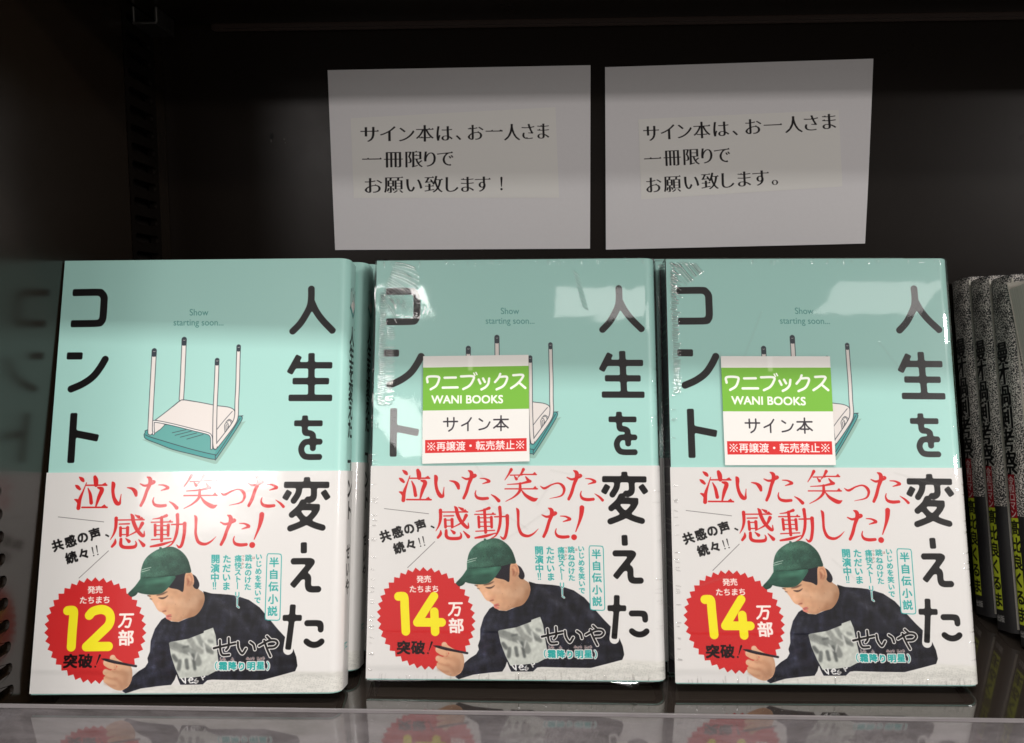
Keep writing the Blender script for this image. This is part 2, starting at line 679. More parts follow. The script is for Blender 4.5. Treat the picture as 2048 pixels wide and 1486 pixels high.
def numerals(c, which):
    if which == 12:
        c.paint(pen(FG, [[(456, 412), (500, 408), (524, 425), (520, 520), (508, 660), (497, 834)]], 106, sm=5), YEL)
        c.paint(pen(FG, [[(706, 466), (752, 420), (850, 398), (925, 430), (950, 500), (928, 580), (850, 660), (672, 832)], [(672, 832), (926, 828)]], 106, sm=6), YEL)
    else:
        def g(l):
            return [((x - 682) * 1.02 + 775, (y - 540) * 1.04 + 645) for x, y in l]
        c.paint(pen(FG, [g([(372, 286), (412, 284), (438, 300), (438, 420), (436, 690)])], 106, sm=5), YEL)
        c.paint(pen(FG, [g([(788, 280), (700, 405), (576, 585)]), g([(576, 585), (862, 583)]), g([(782, 460), (780, 692)])], 104, sm=0), YEL)


# headline in red
RD = (210, 42, 44)


def fat(g, k=1.16, a=3):
    return [[(p[0], p[1], p[2] * k + a) for p in l] for l in g]

naku = [[(475, 140, 8), (505, 165, 35), (522, 185, 22)], [(430, 235, 8), (455, 255, 32), (480, 280, 22)],
        [(558, 205, 6), (520, 300, 14), (480, 400, 32), (463, 500, 38)], [(420, 400, 8), (448, 412, 26), (470, 440, 30)],
        [(655, 138, 30), (665, 175, 46), (668, 230, 40)], [(555, 235, 12), (790, 233, 14)],
        [(575, 270, 8), (600, 340, 28), (612, 440, 34)], [(690, 262, 16), (735, 285, 40), (700, 375, 34), (665, 480, 14)],
        [(505, 492, 14), (795, 492, 14)]]
uro_naku = [[(720, 233), (775, 203), (802, 240)], [(718, 490), (765, 456), (802, 499)]]
i_ = [[(855, 198, 10), (868, 225, 38), (862, 300, 30), (874, 380, 32), (905, 440, 40), (938, 448, 26), (948, 400, 12), (958, 340, 4)],
      [(1028, 262, 6), (1085, 275, 24), (1120, 310, 40), (1130, 352, 26)]]
ta_ = [[(1258, 138, 8), (1290, 160, 34), (1292, 210, 38), (1255, 300, 30), (1220, 400, 30), (1185, 470, 26)],
       [(1178, 218, 8), (1230, 240, 20), (1290, 225, 22), (1340, 200, 24), (1328, 182, 10), (1300, 200, 6)],
       [(1392, 230, 6), (1450, 235, 14), (1498, 262, 26), (1480, 275, 20), (1420, 295, 6)],
       [(1335, 378, 6), (1325, 420, 14), (1345, 460, 26), (1400, 475, 30), (1470, 470, 26)]]
ten_ = [[(1515, 425, 6), (1560, 455, 22), (1600, 498, 34)]]
ov.paint(pen(FE, fat(naku)), RD)
for u in uro_naku:
    ov.paint(area(FE, u), RD)
ov.paint(pen(FE, fat(i_)), RD)
ov.paint(pen(FE, fat(ta_)), RD)
ov.paint(pen(FE, fat(ten_)), RD)


def shift(g, dx, dy, k=1.0):
    x0, y0 = 1178, 138
    return [[(x0 + dx + (p[0] - x0) * k, y0 + dy + (p[1] - y0) * k, p[2] * k) for p in l] for l in g]


ov.paint(pen(FF, fat(shift(ta_, -613, -8, 1.03))), RD)
ov.paint(pen(FF, fat(shift(ta_, -935, 444, 1.03))), RD)
ov.paint(pen(FF, [[(885, 405, 6), (940, 445, 26), (975, 483, 34)]]), RD)
ov.paint(pen(FF, [[(240, 318, 6), (290, 345, 28), (380, 300, 18), (460, 283, 20), (512, 320, 36), (522, 375, 30), (480, 435, 18), (345, 468, 4)]]), RD)
warau = [[(-95, 122, 30), (-130, 180, 16), (-178, 248, 5)], [(-110, 190, 10), (30, 187, 10)], [(-62, 203, 8), (-40, 235, 28)],
         [(50, 120, 30), (20, 170, 16), (-22, 218, 5)], [(30, 180, 10), (200, 180, 12)], [(72, 208, 10), (108, 260, 34)],
         [(122, 262, 28), (0, 290, 14), (-152, 302, 5)], [(-182, 355, 10), (203, 352, 12)],
         [(2, 290, 24), (-10, 380, 26), (-80, 450, 14), (-182, 506, 4)], [(8, 360, 6), (60, 430, 28), (150, 482, 40), (202, 466, 5)]]
ov.paint(pen(FF, fat(warau)), RD)
for u in ([(150, 178), (185, 148), (208, 186)], [(148, 350), (180, 316), (208, 358)], [(0, 186), (26, 160), (40, 192)]):
    ov.paint(area(FF, u), RD)
kan = [[(885, 640, 10), (1222, 636, 12)], [(900, 618, 32), (895, 720, 28), (872, 800, 18), (832, 868, 4)], [(935, 687, 10), (1052, 683, 12)],
       [(950, 728, 26), (950, 822, 26)], [(1032, 728, 30), (1030, 818, 26)], [(950, 737, 9), (1035, 735, 9)], [(950, 810, 9), (1035, 808, 9)],
       [(1072, 572, 10), (1090, 600, 32), (1100, 660, 34), (1135, 745, 34), (1190, 812, 32), (1220, 822, 20), (1224, 768, 5)],
       [(1118, 580, 6), (1162, 605, 30)], [(1203, 678, 34), (1150, 760, 18), (1015, 835, 4)],
       [(890, 862, 8), (885, 905, 28), (852, 948, 22)], [(955, 862, 26), (955, 930, 32), (1000, 957, 30), (1108, 952, 30), (1132, 915, 16), (1122, 885, 5)],
       [(1010, 853, 6), (1048, 888, 32)], [(1160, 868, 6), (1216, 932, 36)]]
ov.paint(pen(FE, fat(kan)), RD)
ov.paint(area(FE, [(1160, 634), (1195, 600), (1230, 642)]), RD)
dou = [[(1482, 588, 28), (1400, 617, 14), (1322, 628, 5)], [(1305, 665, 9), (1550, 661, 11)], [(1425, 610, 28), (1425, 880, 28)],
       [(1350, 695, 26), (1350, 818, 24)], [(1502, 698, 28), (1500, 818, 24)], [(1350, 706, 9), (1500, 704, 9)], [(1350, 757, 8), (1500, 755, 8)],
       [(1350, 809, 9), (1500, 807, 9)], [(1308, 868, 9), (1532, 855, 10)], [(1298, 948, 16), (1420, 925, 26), (1545, 888, 8)],
       [(1540, 692, 11), (1690, 687, 13)], [(1692, 680, 36), (1686, 800, 30), (1660, 920, 28), (1630, 955, 22), (1598, 928, 5)],
       [(1608, 578, 32), (1610, 700, 28), (1590, 820, 26), (1545, 915, 14), (1478, 958, 4)]]
ov.paint(pen(FE, fat(dou)), RD)
for u in ([(1500, 660), (1525, 635), (1552, 667)],):
    ov.paint(area(FE, u), RD)
ov.paint(pen(FF, [[(-58, 586, 10), (-42, 620, 36), (-44, 720, 30), (-44, 810, 32), (-12, 895, 38), (60, 920, 32), (130, 890, 20), (192, 832, 4)]]), RD)
ov.paint(pen(FF, [[(724, 575, 58), (715, 640, 52), (690, 730, 34), (636, 862, 12)]], sm=4), RD)
ov.paint(pen(FF, [[(612, 930, 68), (612.5, 930, 68)]], sm=0), RD)

# slogans
r17 = math.radians(17)
put(ov, FE, '共感の声', [(222, 932), (370, 887), (512, 842), (655, 800)], 138, BLACK, rot=r17, bold=1.3)
put(ov, FE, '、', [(822, 772)], 130, BLACK, rot=r17, bold=.7)
put(ov, FE, '続々', [(380, 1075), (525, 1032)], 138, BLACK, rot=r17, bold=1.3)
ov.paint(pen(FE, [[(622, 960, 14), (636, 1030, 6)], [(672, 940, 14), (684, 1015, 6)], [(640, 1053, 15), (640.5, 1053, 15)], [(688, 1040, 15), (688.5, 1040, 15)]], sm=0), BLACK)
ov.paint(pen(FE, [[(230, 603), (757, 661)], [(470, 1315), (812, 997)]], 5, sm=0), (70, 66, 66))

# ---- the printed photograph: a writer bent over sheets of paper
NAVY = (27, 28, 38)
shirt = area(FJ, [(390, 785), (425, 762), (480, 800), (550, 805), (620, 775), (700, 745), (760, 680), (790, 600), (778, 520), (850, 540), (930, 545), (1000, 550), (1080, 560), (1200, 600), (1300, 670), (1400, 790), (1480, 885),
                  (1527, 935), (1580, 990), (1613, 1057), (1640, 1131), (1650, 1212), (1629, 1261), (1466, 1306), (1327, 1343), (1100, 1343), (860, 1339), (815, 1345), (772, 1384), (565, 1387), (545, 1340), (530, 1290), (512, 1340), (480, 1388), (360, 1400), (200, 1422),
                  (60, 1467), (28, 1445), (80, 1400), (125, 1310), (180, 1262), (240, 1225), (268, 1180), (262, 1140), (285, 1080), (292, 980), (330, 870)])
ov.paint(shirt, NAVY)
rs = random.Random(3)
for (x0, y0, x1, y1, w, c, al) in [
        (900, 600, 1100, 760, 60, (62, 62, 70), .5), (1200, 640, 1380, 860, 60, (58, 58, 66), .5), (1250, 780, 1240, 900, 30, (25, 25, 32), .7),
        (420, 830, 330, 1010, 40, (64, 66, 78), .5), (480, 830, 420, 960, 20, (60, 62, 74), .5), (320, 1000, 300, 1120, 30, (56, 58, 70), .45),
        (130, 1330, 330, 1280, 40, (54, 57, 70), .5), (60, 1430, 420, 1370, 26, (27, 27, 36), .6), (1080, 760, 1150, 900, 26, (26, 26, 33), .6),
        (1120, 700, 1200, 900, 20, (64, 64, 72), .5), (1400, 1120, 1560, 1080, 30, (60, 60, 70), .5), (1380, 1180, 1600, 1150, 24, (26, 26, 33), .6),
        (1420, 1230, 1610, 1215, 24, (58, 58, 68), .5), (950, 1300, 1400, 1300, 26, (26, 26, 34), .5), (1560, 980, 1610, 1080, 20, (62, 62, 72), .5),
        (860, 560, 820, 700, 24, (58, 58, 68), .5), (800, 560, 800, 680, 18, (27, 27, 34), .6), (640, 830, 560, 930, 26, (26, 26, 33), .5), (700, 800, 740, 880, 16, (60, 60, 70), .4),
        (330, 1150, 500, 1300, 50, (30, 28, 36), .6), (300, 1200, 420, 1340, 20, (56, 56, 66), .4), (1000, 600, 960, 760, 14, (28, 28, 34), .5), (1040, 620, 1030, 820, 22, (52, 52, 60), .5)]:
    mk = clipmask(soften(pen(FJ, [[(x0, y0), ((x0 + x1) / 2 + rs.uniform(-14, 14), (y0 + y1) / 2), (x1, y1)]], w), 5), shirt)
    ov.paint(mk, c, al)
for i in range(60):
    x, y = rs.uniform(300, 1600), rs.uniform(600, 1340)
    mk = clipmask(soften(pen(FJ, [[(x, y), (x + rs.uniform(-30, 30), y + rs.uniform(30, 90))]], rs.uniform(5, 14)), 2.5), shirt)
    ov.paint(mk, (58, 58, 68) if rs.random() < .5 else (28, 28, 35), .4)
# grey picture patch on the shirt (a plain stand-in)
patch = area(FJ, [(460, 1000), (475, 990), (640, 960), (780, 905), (783, 888), (868, 857), (892, 930), (905, 1060), (920, 1190), (905, 1255), (820, 1300), (700, 1318), (560, 1330), (520, 1240), (480, 1120)], 0)
ov.paint(patch, (196, 200, 192))
for l, w, c, al in [([(470, 1010), (600, 1060), (690, 1100), (730, 1180)], 70, (120, 124, 120), .8), ([(650, 960), (700, 1040), (760, 1080)], 50, (140, 143, 138), .8),
                    ([(730, 940), (770, 1010), (850, 1070)], 44, (128, 132, 128), .8), ([(500, 1120), (530, 1160)], 36, (96, 100, 98), .9), ([(560, 1170), (550, 1240)], 38, (104, 108, 105), .9),
                    ([(620, 1160), (630, 1230)], 34, (92, 96, 94), .9), ([(680, 1110), (700, 1240)], 30, (84, 88, 86), .9), ([(800, 1060), (860, 1090)], 34, (110, 114, 110), .8),
                    ([(780, 1000), (800, 1100)], 16, (215, 218, 212), .9), ([(640, 1090), (680, 1150)], 12, (222, 224, 218), .9), ([(720, 1090), (700, 1160)], 10, (226, 228, 222), .9),
                    ([(480, 1040), (560, 1080)], 14, (160, 163, 158), .9), ([(590, 1040), (640, 1030)], 18, (88, 92, 90), .8), ([(830, 980), (860, 990)], 30, (140, 144, 140), .8)]:
    ov.paint(clipmask(soften(pen(FJ, [l], w), 2.2), patch), c, al)
ov.paint(pen(FJ, [[(575, 1330), (600, 1362)], [(610, 1320), (612, 1372)], [(640, 1345), (680, 1340), (665, 1322), (645, 1340), (655, 1368), (685, 1365)], [(715, 1330), (700, 1350), (730, 1352), (712, 1372), (698, 1366)], [(760, 1312), (775, 1340)], [(770, 1322), (790, 1310)]], 13, sm=4), (230, 230, 228))

# neck and face
SKIN = (214, 166, 130)
face = area(FJ, [(262, 556), (290, 590), (318, 628), (345, 678), (368, 705), (395, 716), (420, 735), (436, 752), (434, 772), (458, 786), (484, 796), (550, 802), (610, 775), (700, 748), (755, 690), (788, 610), (782, 540), (735, 500), (690, 440), (600, 420), (450, 470), (370, 530)], 4)
ov.paint(face, SKIN)
for l, w, c, al in [([(640, 780), (740, 700), (770, 600)], 60, (186, 134, 98), .7), ([(560, 620), (640, 640), (700, 600)], 70, (226, 182, 148), .6), ([(330, 600), (380, 660), (400, 700)], 30, (222, 172, 140), .7),
                    ([(560, 795), (630, 755), (670, 700)], 26, (176, 122, 88), .6), ([(450, 500), (520, 540), (560, 580)], 30, (196, 146, 110), .5), ([(520, 700), (560, 730)], 50, (208, 156, 122), .5),
                    ([(400, 690), (430, 690), (440, 665)], 18, (192, 128, 102), .7), ([(372, 640), (360, 670)], 16, (236, 196, 168), .6), ([(610, 500), (640, 560), (620, 620)], 26, (200, 148, 112), .5),
                    ([(480, 790), (550, 796)], 14, (188, 134, 106), .6), ([(440, 600), (500, 620)], 44, (224, 180, 150), .5), ([(720, 540), (760, 580)], 30, (220, 176, 140), .6)]:
    ov.paint(clipmask(soften(pen(FJ, [l], w), 5), face), c, al)
ov.paint(soften(pen(FJ, [[(440, 752, 14), (462, 744, 16), (482, 738, 6)]]), 1.2), (186, 88, 88), .9)
ov.paint(soften(pen(FJ, [[(440, 764, 14), (466, 776, 18), (478, 768, 8)]]), 1.2), (214, 118, 112), .9)
ov.paint(soften(pen(FJ, [[(448, 758, 5), (485, 752, 5)]]), .8), (120, 50, 52), .9)
ov.paint(soften(pen(FJ, [[(366, 580, 6), (392, 585, 15), (420, 581, 13), (450, 561, 5)]]), 1), (58, 44, 42), .95)
ov.paint(soften(pen(FJ, [[(350, 557, 9), (400, 544, 15), (444, 524, 7)]]), 1.6), (60, 44, 38), .85)
ov.paint(soften(pen(FJ, [[(265, 560, 10), (290, 566, 8)], [(288, 590, 8), (304, 594, 6)]]), 1), (60, 46, 44), .8)
ov.paint(soften(pen(FJ, [[(400, 708, 7), (430, 702, 12)]]), 1.4), (128, 66, 52), .85)
for (x, y) in ((648, 600), (572, 760), (590, 740), (520, 640)):
    ov.paint(soften(pen(FJ, [[(x, y), (x + 1, y)]], 5), .8), (130, 84, 62), .7)
# hair, ear
ov.paint(area(FJ, [(515, 372), (610, 350), (640, 400), (610, 470), (588, 526), (560, 512), (530, 500), (450, 482), (490, 438)], 2), (36, 32, 40))
ov.paint(area(FJ, [(640, 345), (700, 375), (722, 405), (738, 440), (740, 472), (722, 500), (690, 485), (670, 430)], 3), (38, 34, 42))
ov.paint(area(FJ, [(604, 400), (612, 360), (640, 342), (672, 352), (690, 400), (690, 450), (670, 480), (650, 510), (620, 540), (590, 560), (596, 500)], 4), (216, 164, 128))
ov.paint(soften(pen(FJ, [[(625, 380, 8), (650, 365, 10), (672, 400, 12), (668, 440, 10), (648, 470, 10)]]), 2), (178, 112, 84), .8)
ov.paint(soften(pen(FJ, [[(628, 400, 14), (640, 430, 20), (630, 465, 10)]]), 2.5), (150, 86, 66), .8)
# cap
GR = (54, 88, 75)
cap = area(FJ, [(196, 400), (202, 330), (228, 245), (275, 185), (345, 138), (370, 128), (372, 112), (392, 112), (400, 122), (460, 106), (520, 116), (585, 158), (632, 220), (658, 300), (662, 345), (610, 352), (515, 376), (350, 396), (205, 404)], 3)
brim = area(FJ, [(200, 400), (350, 394), (517, 376), (490, 440), (430, 512), (372, 546), (290, 552), (210, 542), (168, 532), (120, 560), (92, 556), (84, 542), (98, 524), (150, 470)], 3)
ov.paint(cap, GR)
ov.paint(area(FJ, [(84, 542), (110, 572), (150, 560), (172, 532), (140, 528)], 3), (34, 62, 52))
ov.paint(brim, (50, 90, 75))
for l, w, c, al, by_ in [([(330, 180), (440, 150), (520, 170)], 60, (88, 134, 112), .55, cap), ([(230, 340), (300, 360), (440, 350)], 40, (76, 120, 100), .5, cap), ([(600, 200), (640, 280), (640, 340)], 40, (48, 84, 70), .7, cap),
                         ([(420, 250), (470, 280), (520, 260)], 24, (50, 88, 74), .5, cap), ([(400, 110), (420, 200), (470, 330)], 5, (44, 80, 66), .6, cap), ([(380, 120), (300, 200), (260, 330)], 4, (46, 84, 70), .5, cap),
                         ([(205, 398), (350, 390), (515, 370)], 8, (30, 58, 48), .8, cap), ([(260, 440), (360, 430), (460, 400)], 40, (74, 124, 102), .5, brim), ([(180, 520), (300, 535), (420, 500)], 24, (44, 86, 70), .6, brim),
                         ([(110, 545), (200, 500), (260, 480)], 20, (70, 118, 98), .4, brim), ([(560, 150), (600, 230), (600, 330)], 5, (46, 82, 68), .6, cap), ([(350, 215), (380, 260), (360, 300)], 30, (56, 98, 80), .6, cap)]:
    ov.paint(clipmask(soften(pen(FJ, [l], w), max(1, w * .08)), by_), c, al)
for i in range(46):
    x, y = rs.uniform(220, 640), rs.uniform(130, 380)
    ov.paint(clipmask(soften(pen(FJ, [[(x, y), (x + rs.uniform(-25, 25), y + rs.uniform(-25, 25))]], rs.uniform(6, 18)), 3), cap), (82, 126, 106) if rs.random() < .5 else (52, 90, 74), .35)
ov.paint(pen(FJ, [[(205, 324), (240, 312), (295, 297)], [(204, 342), (240, 332), (282, 320)]], 4.5), (206, 214, 204), .8)
# hand and pen
hand = area(FG, [(870, 1190), (880, 1240), (930, 1290), (1000, 1330), (1070, 1342), (1120, 1320), (1160, 1290), (1190, 1230), (1202, 1160), (1195, 1080), (1160, 1040), (1100, 1030), (1040, 1050), (1000, 1100), (960, 1100)], 4)
ov.paint(hand, (222, 170, 134))
for l, w in (([(900, 1222, 66), (960, 1240, 64), (1010, 1250, 56)],), 0), (([(895, 1128, 70), (950, 1150, 74), (1000, 1175, 66)],), 0), (([(905, 1020, 78), (950, 1050, 76), (990, 1066, 60)],), 0), (([(975, 960, 66), (1000, 990, 60), (1050, 1030, 70), (1120, 1080, 90)],), 0):
    ov.paint(pen(FG, list(l), sm=5), (224, 174, 138))
for l, w, c, al in [([(880, 1180), (960, 1205), (1020, 1210)], 12, (164, 108, 78), .8), ([(880, 1260), (960, 1285), (1010, 1285)], 14, (176, 118, 88), .7), ([(890, 1085), (950, 1100), (1000, 1130)], 12, (168, 112, 82), .8),
                    ([(1000, 1060), (1010, 1110), (1050, 1130)], 14, (176, 122, 90), .7), ([(1080, 1120), (1130, 1180), (1120, 1260)], 60, (206, 152, 116), .6), ([(1150, 1080), (1180, 1160), (1160, 1250)], 30, (232, 186, 152), .6),
                    ([(1000, 1200), (1060, 1250), (1080, 1300)], 40, (198, 142, 108), .5), ([(870, 1005), (900, 1000)], 16, (238, 206, 186), .8), ([(960, 950), (985, 945)], 18, (240, 208, 186), .8), ([(875, 1112), (900, 1108)], 16, (238, 204, 182), .7)]:
    ov.paint(soften(pen(FG, [l], w), 3), c, al)
ov.paint(pen(FG, [[(845, 972, 6), (900, 985, 30), (1000, 1010, 34), (1120, 1035, 26), (1245, 1058, 26)]], sm=4), (36, 28, 34))
ov.paint(soften(pen(FG, [[(930, 985), (1040, 1010)], [(1150, 1035), (1230, 1050)]], 6), 1.2), (110, 100, 108), .7)

# photographic tone: uneven cloth, skin and cap
def ramp(mk, F, p0, p1, k0, k1):
    m, x, y = mk
    (ax, ay), (bx, by__) = F(*p0), F(*p1)
    gx = np.arange(m.shape[1])[None] + x
    gy = np.arange(m.shape[0])[:, None] + y
    t = np.clip(((gx - ax) * (bx - ax) + (gy - ay) * (by__ - ay)) / ((bx - ax) ** 2 + (by__ - ay) ** 2), 0, 1)
    tone(mk, k0 + (k1 - k0) * t)


def tone(mk, k):
    m, x, y = mk
    X0, Y0, X1, Y1 = max(x, 0), max(y, 0), min(x + m.shape[1], ov.w), min(y + m.shape[0], ov.h)
    sl = (slice(Y0 - y, Y1 - y), slice(X0 - x, X1 - x))
    ov.a[Y0:Y1, X0:X1] *= (1 + m[sl] * (k[sl] - 1))[..., None]


def mottle(mk, amp, sy, sx, seed):
    m = mk[0]
    n = blur1(blur1(np.random.default_rng(seed).standard_normal(m.shape).astype(np.float32), sy, 0), sx, 1)
    n /= n.std()
    tone(mk, np.clip(1 + amp * n, .3, 2))


def minus(a, b):
    inv = clipmask((a[0].copy(), a[1], a[2]), b)
    return np.clip(a[0] - inv[0], 0, 1), a[1], a[2]


shirt = minus(minus(shirt, patch), face)
mottle(shirt, .20, 16, 5, 1)
mottle(shirt, .14, 5, 12, 2)
mottle(shirt, .07, 1.2, 1.2, 3)
ramp(shirt, FJ, (500, 900), (1500, 1300), 1.12, .85)
mottle(cap, .06, 7, 9, 4)
mottle(brim, .07, 5, 9, 5)
mottle(cap, .05, 1, 1, 6)
ramp(cap, FJ, (300, 160), (640, 340), 1.12, .80)
ramp(brim, FJ, (300, 400), (260, 550), 1.12, .78)
mottle(patch, .03, 4, 3, 7)
ramp(face, FJ, (380, 640), (760, 640), 1.06, .84)
mottle(face, .012, 4, 4, 8)
ramp(hand, FG, (880, 1100), (1180, 1280), 1.05, .84)
mottle(desk, .015, 2, 6, 9)

# title, lower part
glyph_title(ov, FF, [([[(1250, 140), (1250, 232)], [(982, 230), (1510, 230)], [(1048, 300), (988, 400)], [(1436, 300), (1497, 395)], [(1170, 488), (1400, 490)]], 74, False),
                     ([[(1160, 240), (1156, 300), (1138, 350), (1088, 425)], [(1330, 240), (1330, 350), (1316, 388), (1285, 402), (1255, 400)]], 72, True),
                     ([[(1205, 425), (1160, 500), (1060, 590)], [(1368, 500), (1330, 565), (1240, 655), (1150, 700), (1040, 742)], [(1145, 550), (1190, 610), (1260, 662), (1340, 700), (1445, 732)]], 72, True)])
glyph_title(ov, FF, [([[(1213, 898), (1213, 1026)]], 72, False), ([[(1072, 1120), (1250, 1118), (1296, 1122), (1284, 1160), (1075, 1412)], [(1180, 1296), (1235, 1290), (1262, 1310), (1262, 1400), (1285, 1442), (1395, 1444)]], 72, True)])
ov.paint(pen(FH, [[(1165, 560), (1120, 845)]], 116, sm=0), WHITE)
glyph_title(ov, FH, [([[(1175, 332), (1164, 490), (1118, 846)], [(1058, 485), (1276, 485)]], 68, False),
                     ([[(1318, 545), (1455, 545), (1488, 560), (1490, 626)], [(1322, 748), (1365, 780), (1415, 792), (1465, 780), (1506, 748)]], 68, True)])

# teal vertical text
bx = [(534.7, 1112), (536.5, 1107.3), (541, 1107), (558, 1107.4), (562.5, 1108.5), (563.6, 1113), (560.5, 1235), (559, 1239), (555, 1240), (536, 1239.5), (531.5, 1238), (530.8, 1233)]
ov.paint(area(P0, bx), WHITE)
ov.paint(pen(P0, [bx + [bx[0]]], 1.5, sm=0), INK)
put(ov, P0, '半自伝小説', [(548.8, 1124), (548, 1148), (547.5, 1172.5), (546.5, 1197.5), (545.5, 1221.5)], 20.5, INK, bold=.7)
put(ov, P0, 'いじめを笑いで', [(518.3, 1113), (518, 1127), (517.6, 1142), (517.2, 1156), (516.7, 1170.5), (516.3, 1185), (515.7, 1199.5)], 14, INK, bold=.45)
put(ov, P0, '跳ねのけた', [(497.8, 1115.5), (497.4, 1131), (497, 1144.8), (496.5, 1159), (496, 1173)], 14.6, INK, bold=.5)


def halo(cv, mk, r, col_=WHITE):
    m, x, y = mk
    p = int(r) + 2
    m = np.pad(m, p)
    yy, xx = np.mgrid[-p:p + 1, -p:p + 1]
    out = m.copy()
    for dy in range(-p, p + 1):
        for dx in range(-p, p + 1):
            d = math.hypot(dx, dy)
            if d <= r + .5:
                k = min(1, r + .5 - d)
                out = np.maximum(out, np.roll(np.roll(m, dy, 0), dx, 1) * k)
    cv.paint((out, x - p, y - p), col_)


for ch, (x, y) in zip('痛快スト', [(477.2, 1116.5), (476.9, 1130.5), (476.4, 1144), (476.3, 1157.5)]):
    ov.paint(gmask(ch, x, y, 14.6, P0, bold=.5), INK)
m1 = pen(P0, [[(475.8, 1165), (475.6, 1177)]], 1.6, sm=0)
m2 = gmask('リ', 475.4, 1189, 14, P0, bold=.4)
m3 = pen(P0, [[(475.3, 1197), (475, 1208)], [(475, 1211.5), (478.5, 1214.5)]], 1.6, sm=0)
for mk in (m2, m3):
    halo(ov, mk, 2.6)
for mk in (m1, m2, m3):
    ov.paint(mk, INK)
put(ov, P0, 'つうかい', [(486.8, 1112), (486.6, 1119.5), (486.2, 1127), (485.8, 1134)], 6, (120, 70, 50))
put(ov, P0, 'は', [(508, 1115)], 6, (120, 70, 50))
put(ov, P0, 'ただいま', [(454.6, 1117.2), (454, 1136), (453.6, 1154), (453.2, 1171.5)], 17.6, INK, bold=.6)
put(ov, P0, '開演中', [(431.8, 1117.2), (431.3, 1136), (430.7, 1154.4)], 18.4, INK, bold=.7)
ov.paint(pen(P0, [[(427.5, 1165, 2.4), (427.7, 1173.5, 1.4)], [(432, 1165, 2.4), (431.6, 1173.5, 1.4)], [(427.8, 1177, 2.2), (427.9, 1177, 2.2)], [(431.5, 1177, 2.2), (431.6, 1177, 2.2)]], sm=0), INK)

# author's name with a white outline
name = [[(275, 830), (350, 812), (520, 775)], [(345, 740), (350, 850), (368, 900), (400, 908), (450, 903)], [(445, 715), (443, 810), (415, 850)],
        [(548, 760), (556, 830), (598, 890), (640, 835)], [(690, 760), (728, 790), (742, 842)],
        [(790, 803), (900, 745), (975, 742), (1000, 775), (965, 815), (900, 822)], [(880, 695), (920, 735)], [(848, 745), (882, 840), (918, 920)]]
ov.paint(pen(FH, name, 46, sm=6), WHITE)
ov.paint(pen(FH, name, 25, sm=6), BLACK)
sub = [gmask(c, x, y, s, FH, bold=b) for c, x, y, s, b in [('（', 270, 1030, 100, .3), ('霜', 380, 1030, 100, 1), ('降', 487, 1030, 98, 1), ('り', 592, 1034, 96, 1), ('明', 700, 1030, 98, 1), ('星', 806, 1026, 98, 1), ('）', 925, 1030, 100, .3)]]
fur = [gmask(c, x, y, 34, FH, bold=.1) for c, x, y in [('し', 360, 950), ('も', 394, 950), ('ふ', 485, 950), ('み', 660, 946), ('ょ', 693, 946), ('う', 724, 946), ('じ', 778, 944), ('ょ', 810, 944), ('う', 840, 944)]]
for mk in sub:
    halo(ov, mk, 4)
for mk in fur:
    halo(ov, mk, 2.2)
for mk in sub:
    ov.paint(mk, INK)
for mk in fur:
    ov.paint(mk, (96, 36, 34))

# ---- spine print
SX = (132.85 + 4.0) * S


def Sp(x, y):
    return SX + np.asarray(x, float) * S, np.asarray(y, float) * S


Sp.k = S


def spine_top(c):
    # small upturned table
    c.paint(area(Sp, [(-5, 22.5), (1, 26), (5, 21), (4, 19.5), (-4.6, 20.6)]), (76, 160, 157))
    c.paint(area(Sp, [(-3.6, 21), (0, 17.4), (4, 18.4), (4, 20.5), (1, 24)]), IV)
    for x0, y0, y1 in ((-3.9, 13.2, 21.6), (-.6, 12, 18), (1.3, 14.6, 24.2), (4, 12.6, 20.4)):
        c.paint(pen(Sp, [[(x0, y0), (x0 - .15, y1)]], .9, sm=0), INKL)
        c.paint(pen(Sp, [[(x0, y0 + 1.4), (x0 - .15, y1 - .2)]], .5, sm=0), IV)
    c.paint(pen(Sp, [[(-5, 22.4), (1, 26), (5.2, 20.6)], [(-5, 22.4), (-3.9, 21)]], .3, sm=0), INKL)


def spine_text(c, lo, hi):
    for ch, y in zip('人生を変えた', (34.5, 43, 51.5, 60, 68.5, 77)):
        if lo < y < hi:
            c.paint(gmask(ch, 0, y, 9.2, Sp, bold=2.2), BLACK)
    for ch, y in zip('コント', (94, 103.5, 113)):
        if lo < y < hi:
            c.paint(gmask(ch, 0, y, 9.2, Sp, bold=2.2), BLACK)
    for ch, y in zip('せいや', (131, 138.5, 146)):
        if lo < y < hi:
            c.paint(gmask(ch, 0, y, 7.4, Sp, bold=1), BLACK)
    if hi > 170:
        for i, ch in enumerate('ワニ'):
            c.paint(gmask(ch, -1.9 + i * 3, 170.5, 3.6, Sp, bold=.3, skew=.15), INK)
        for ch, y in zip('ブックス', (0,) * 4):
            pass


bt_mm = by / S
spine_top(jac); spine_text(jac, 0, bt_mm)
spine_text(ov, bt_mm, 200)
obi12, obi14 = ov.copy(), ov.copy()
for c_, n_ in ((obi12, 12), (obi14, 14)):
    c_.paint(clipmask(pen(FG, [[(470, 420), (850, 430), (900, 600), (700, 820), (480, 830)]], 10), (np.zeros((2, 2), np.float32), 0, 0)), RED)
    numerals(c_, n_)
jac_img = jac.image('print_jacket')
obi12_img = obi12.image('print_band_twelve')
obi14_img = obi14.image('print_band_fourteen')

# ---- sticker (48 x 47.5 mm)
ST = 10.0
SW, SH = 48.0, 47.5
stH = homography([(100, 80), (1400, 68), (1420, 1385), (95, 1408)], [(0, 0), (SW * ST, 0), (SW * ST, SH * ST), (0, SH * ST)])


def stF(x, y):
    return stH(x, y)


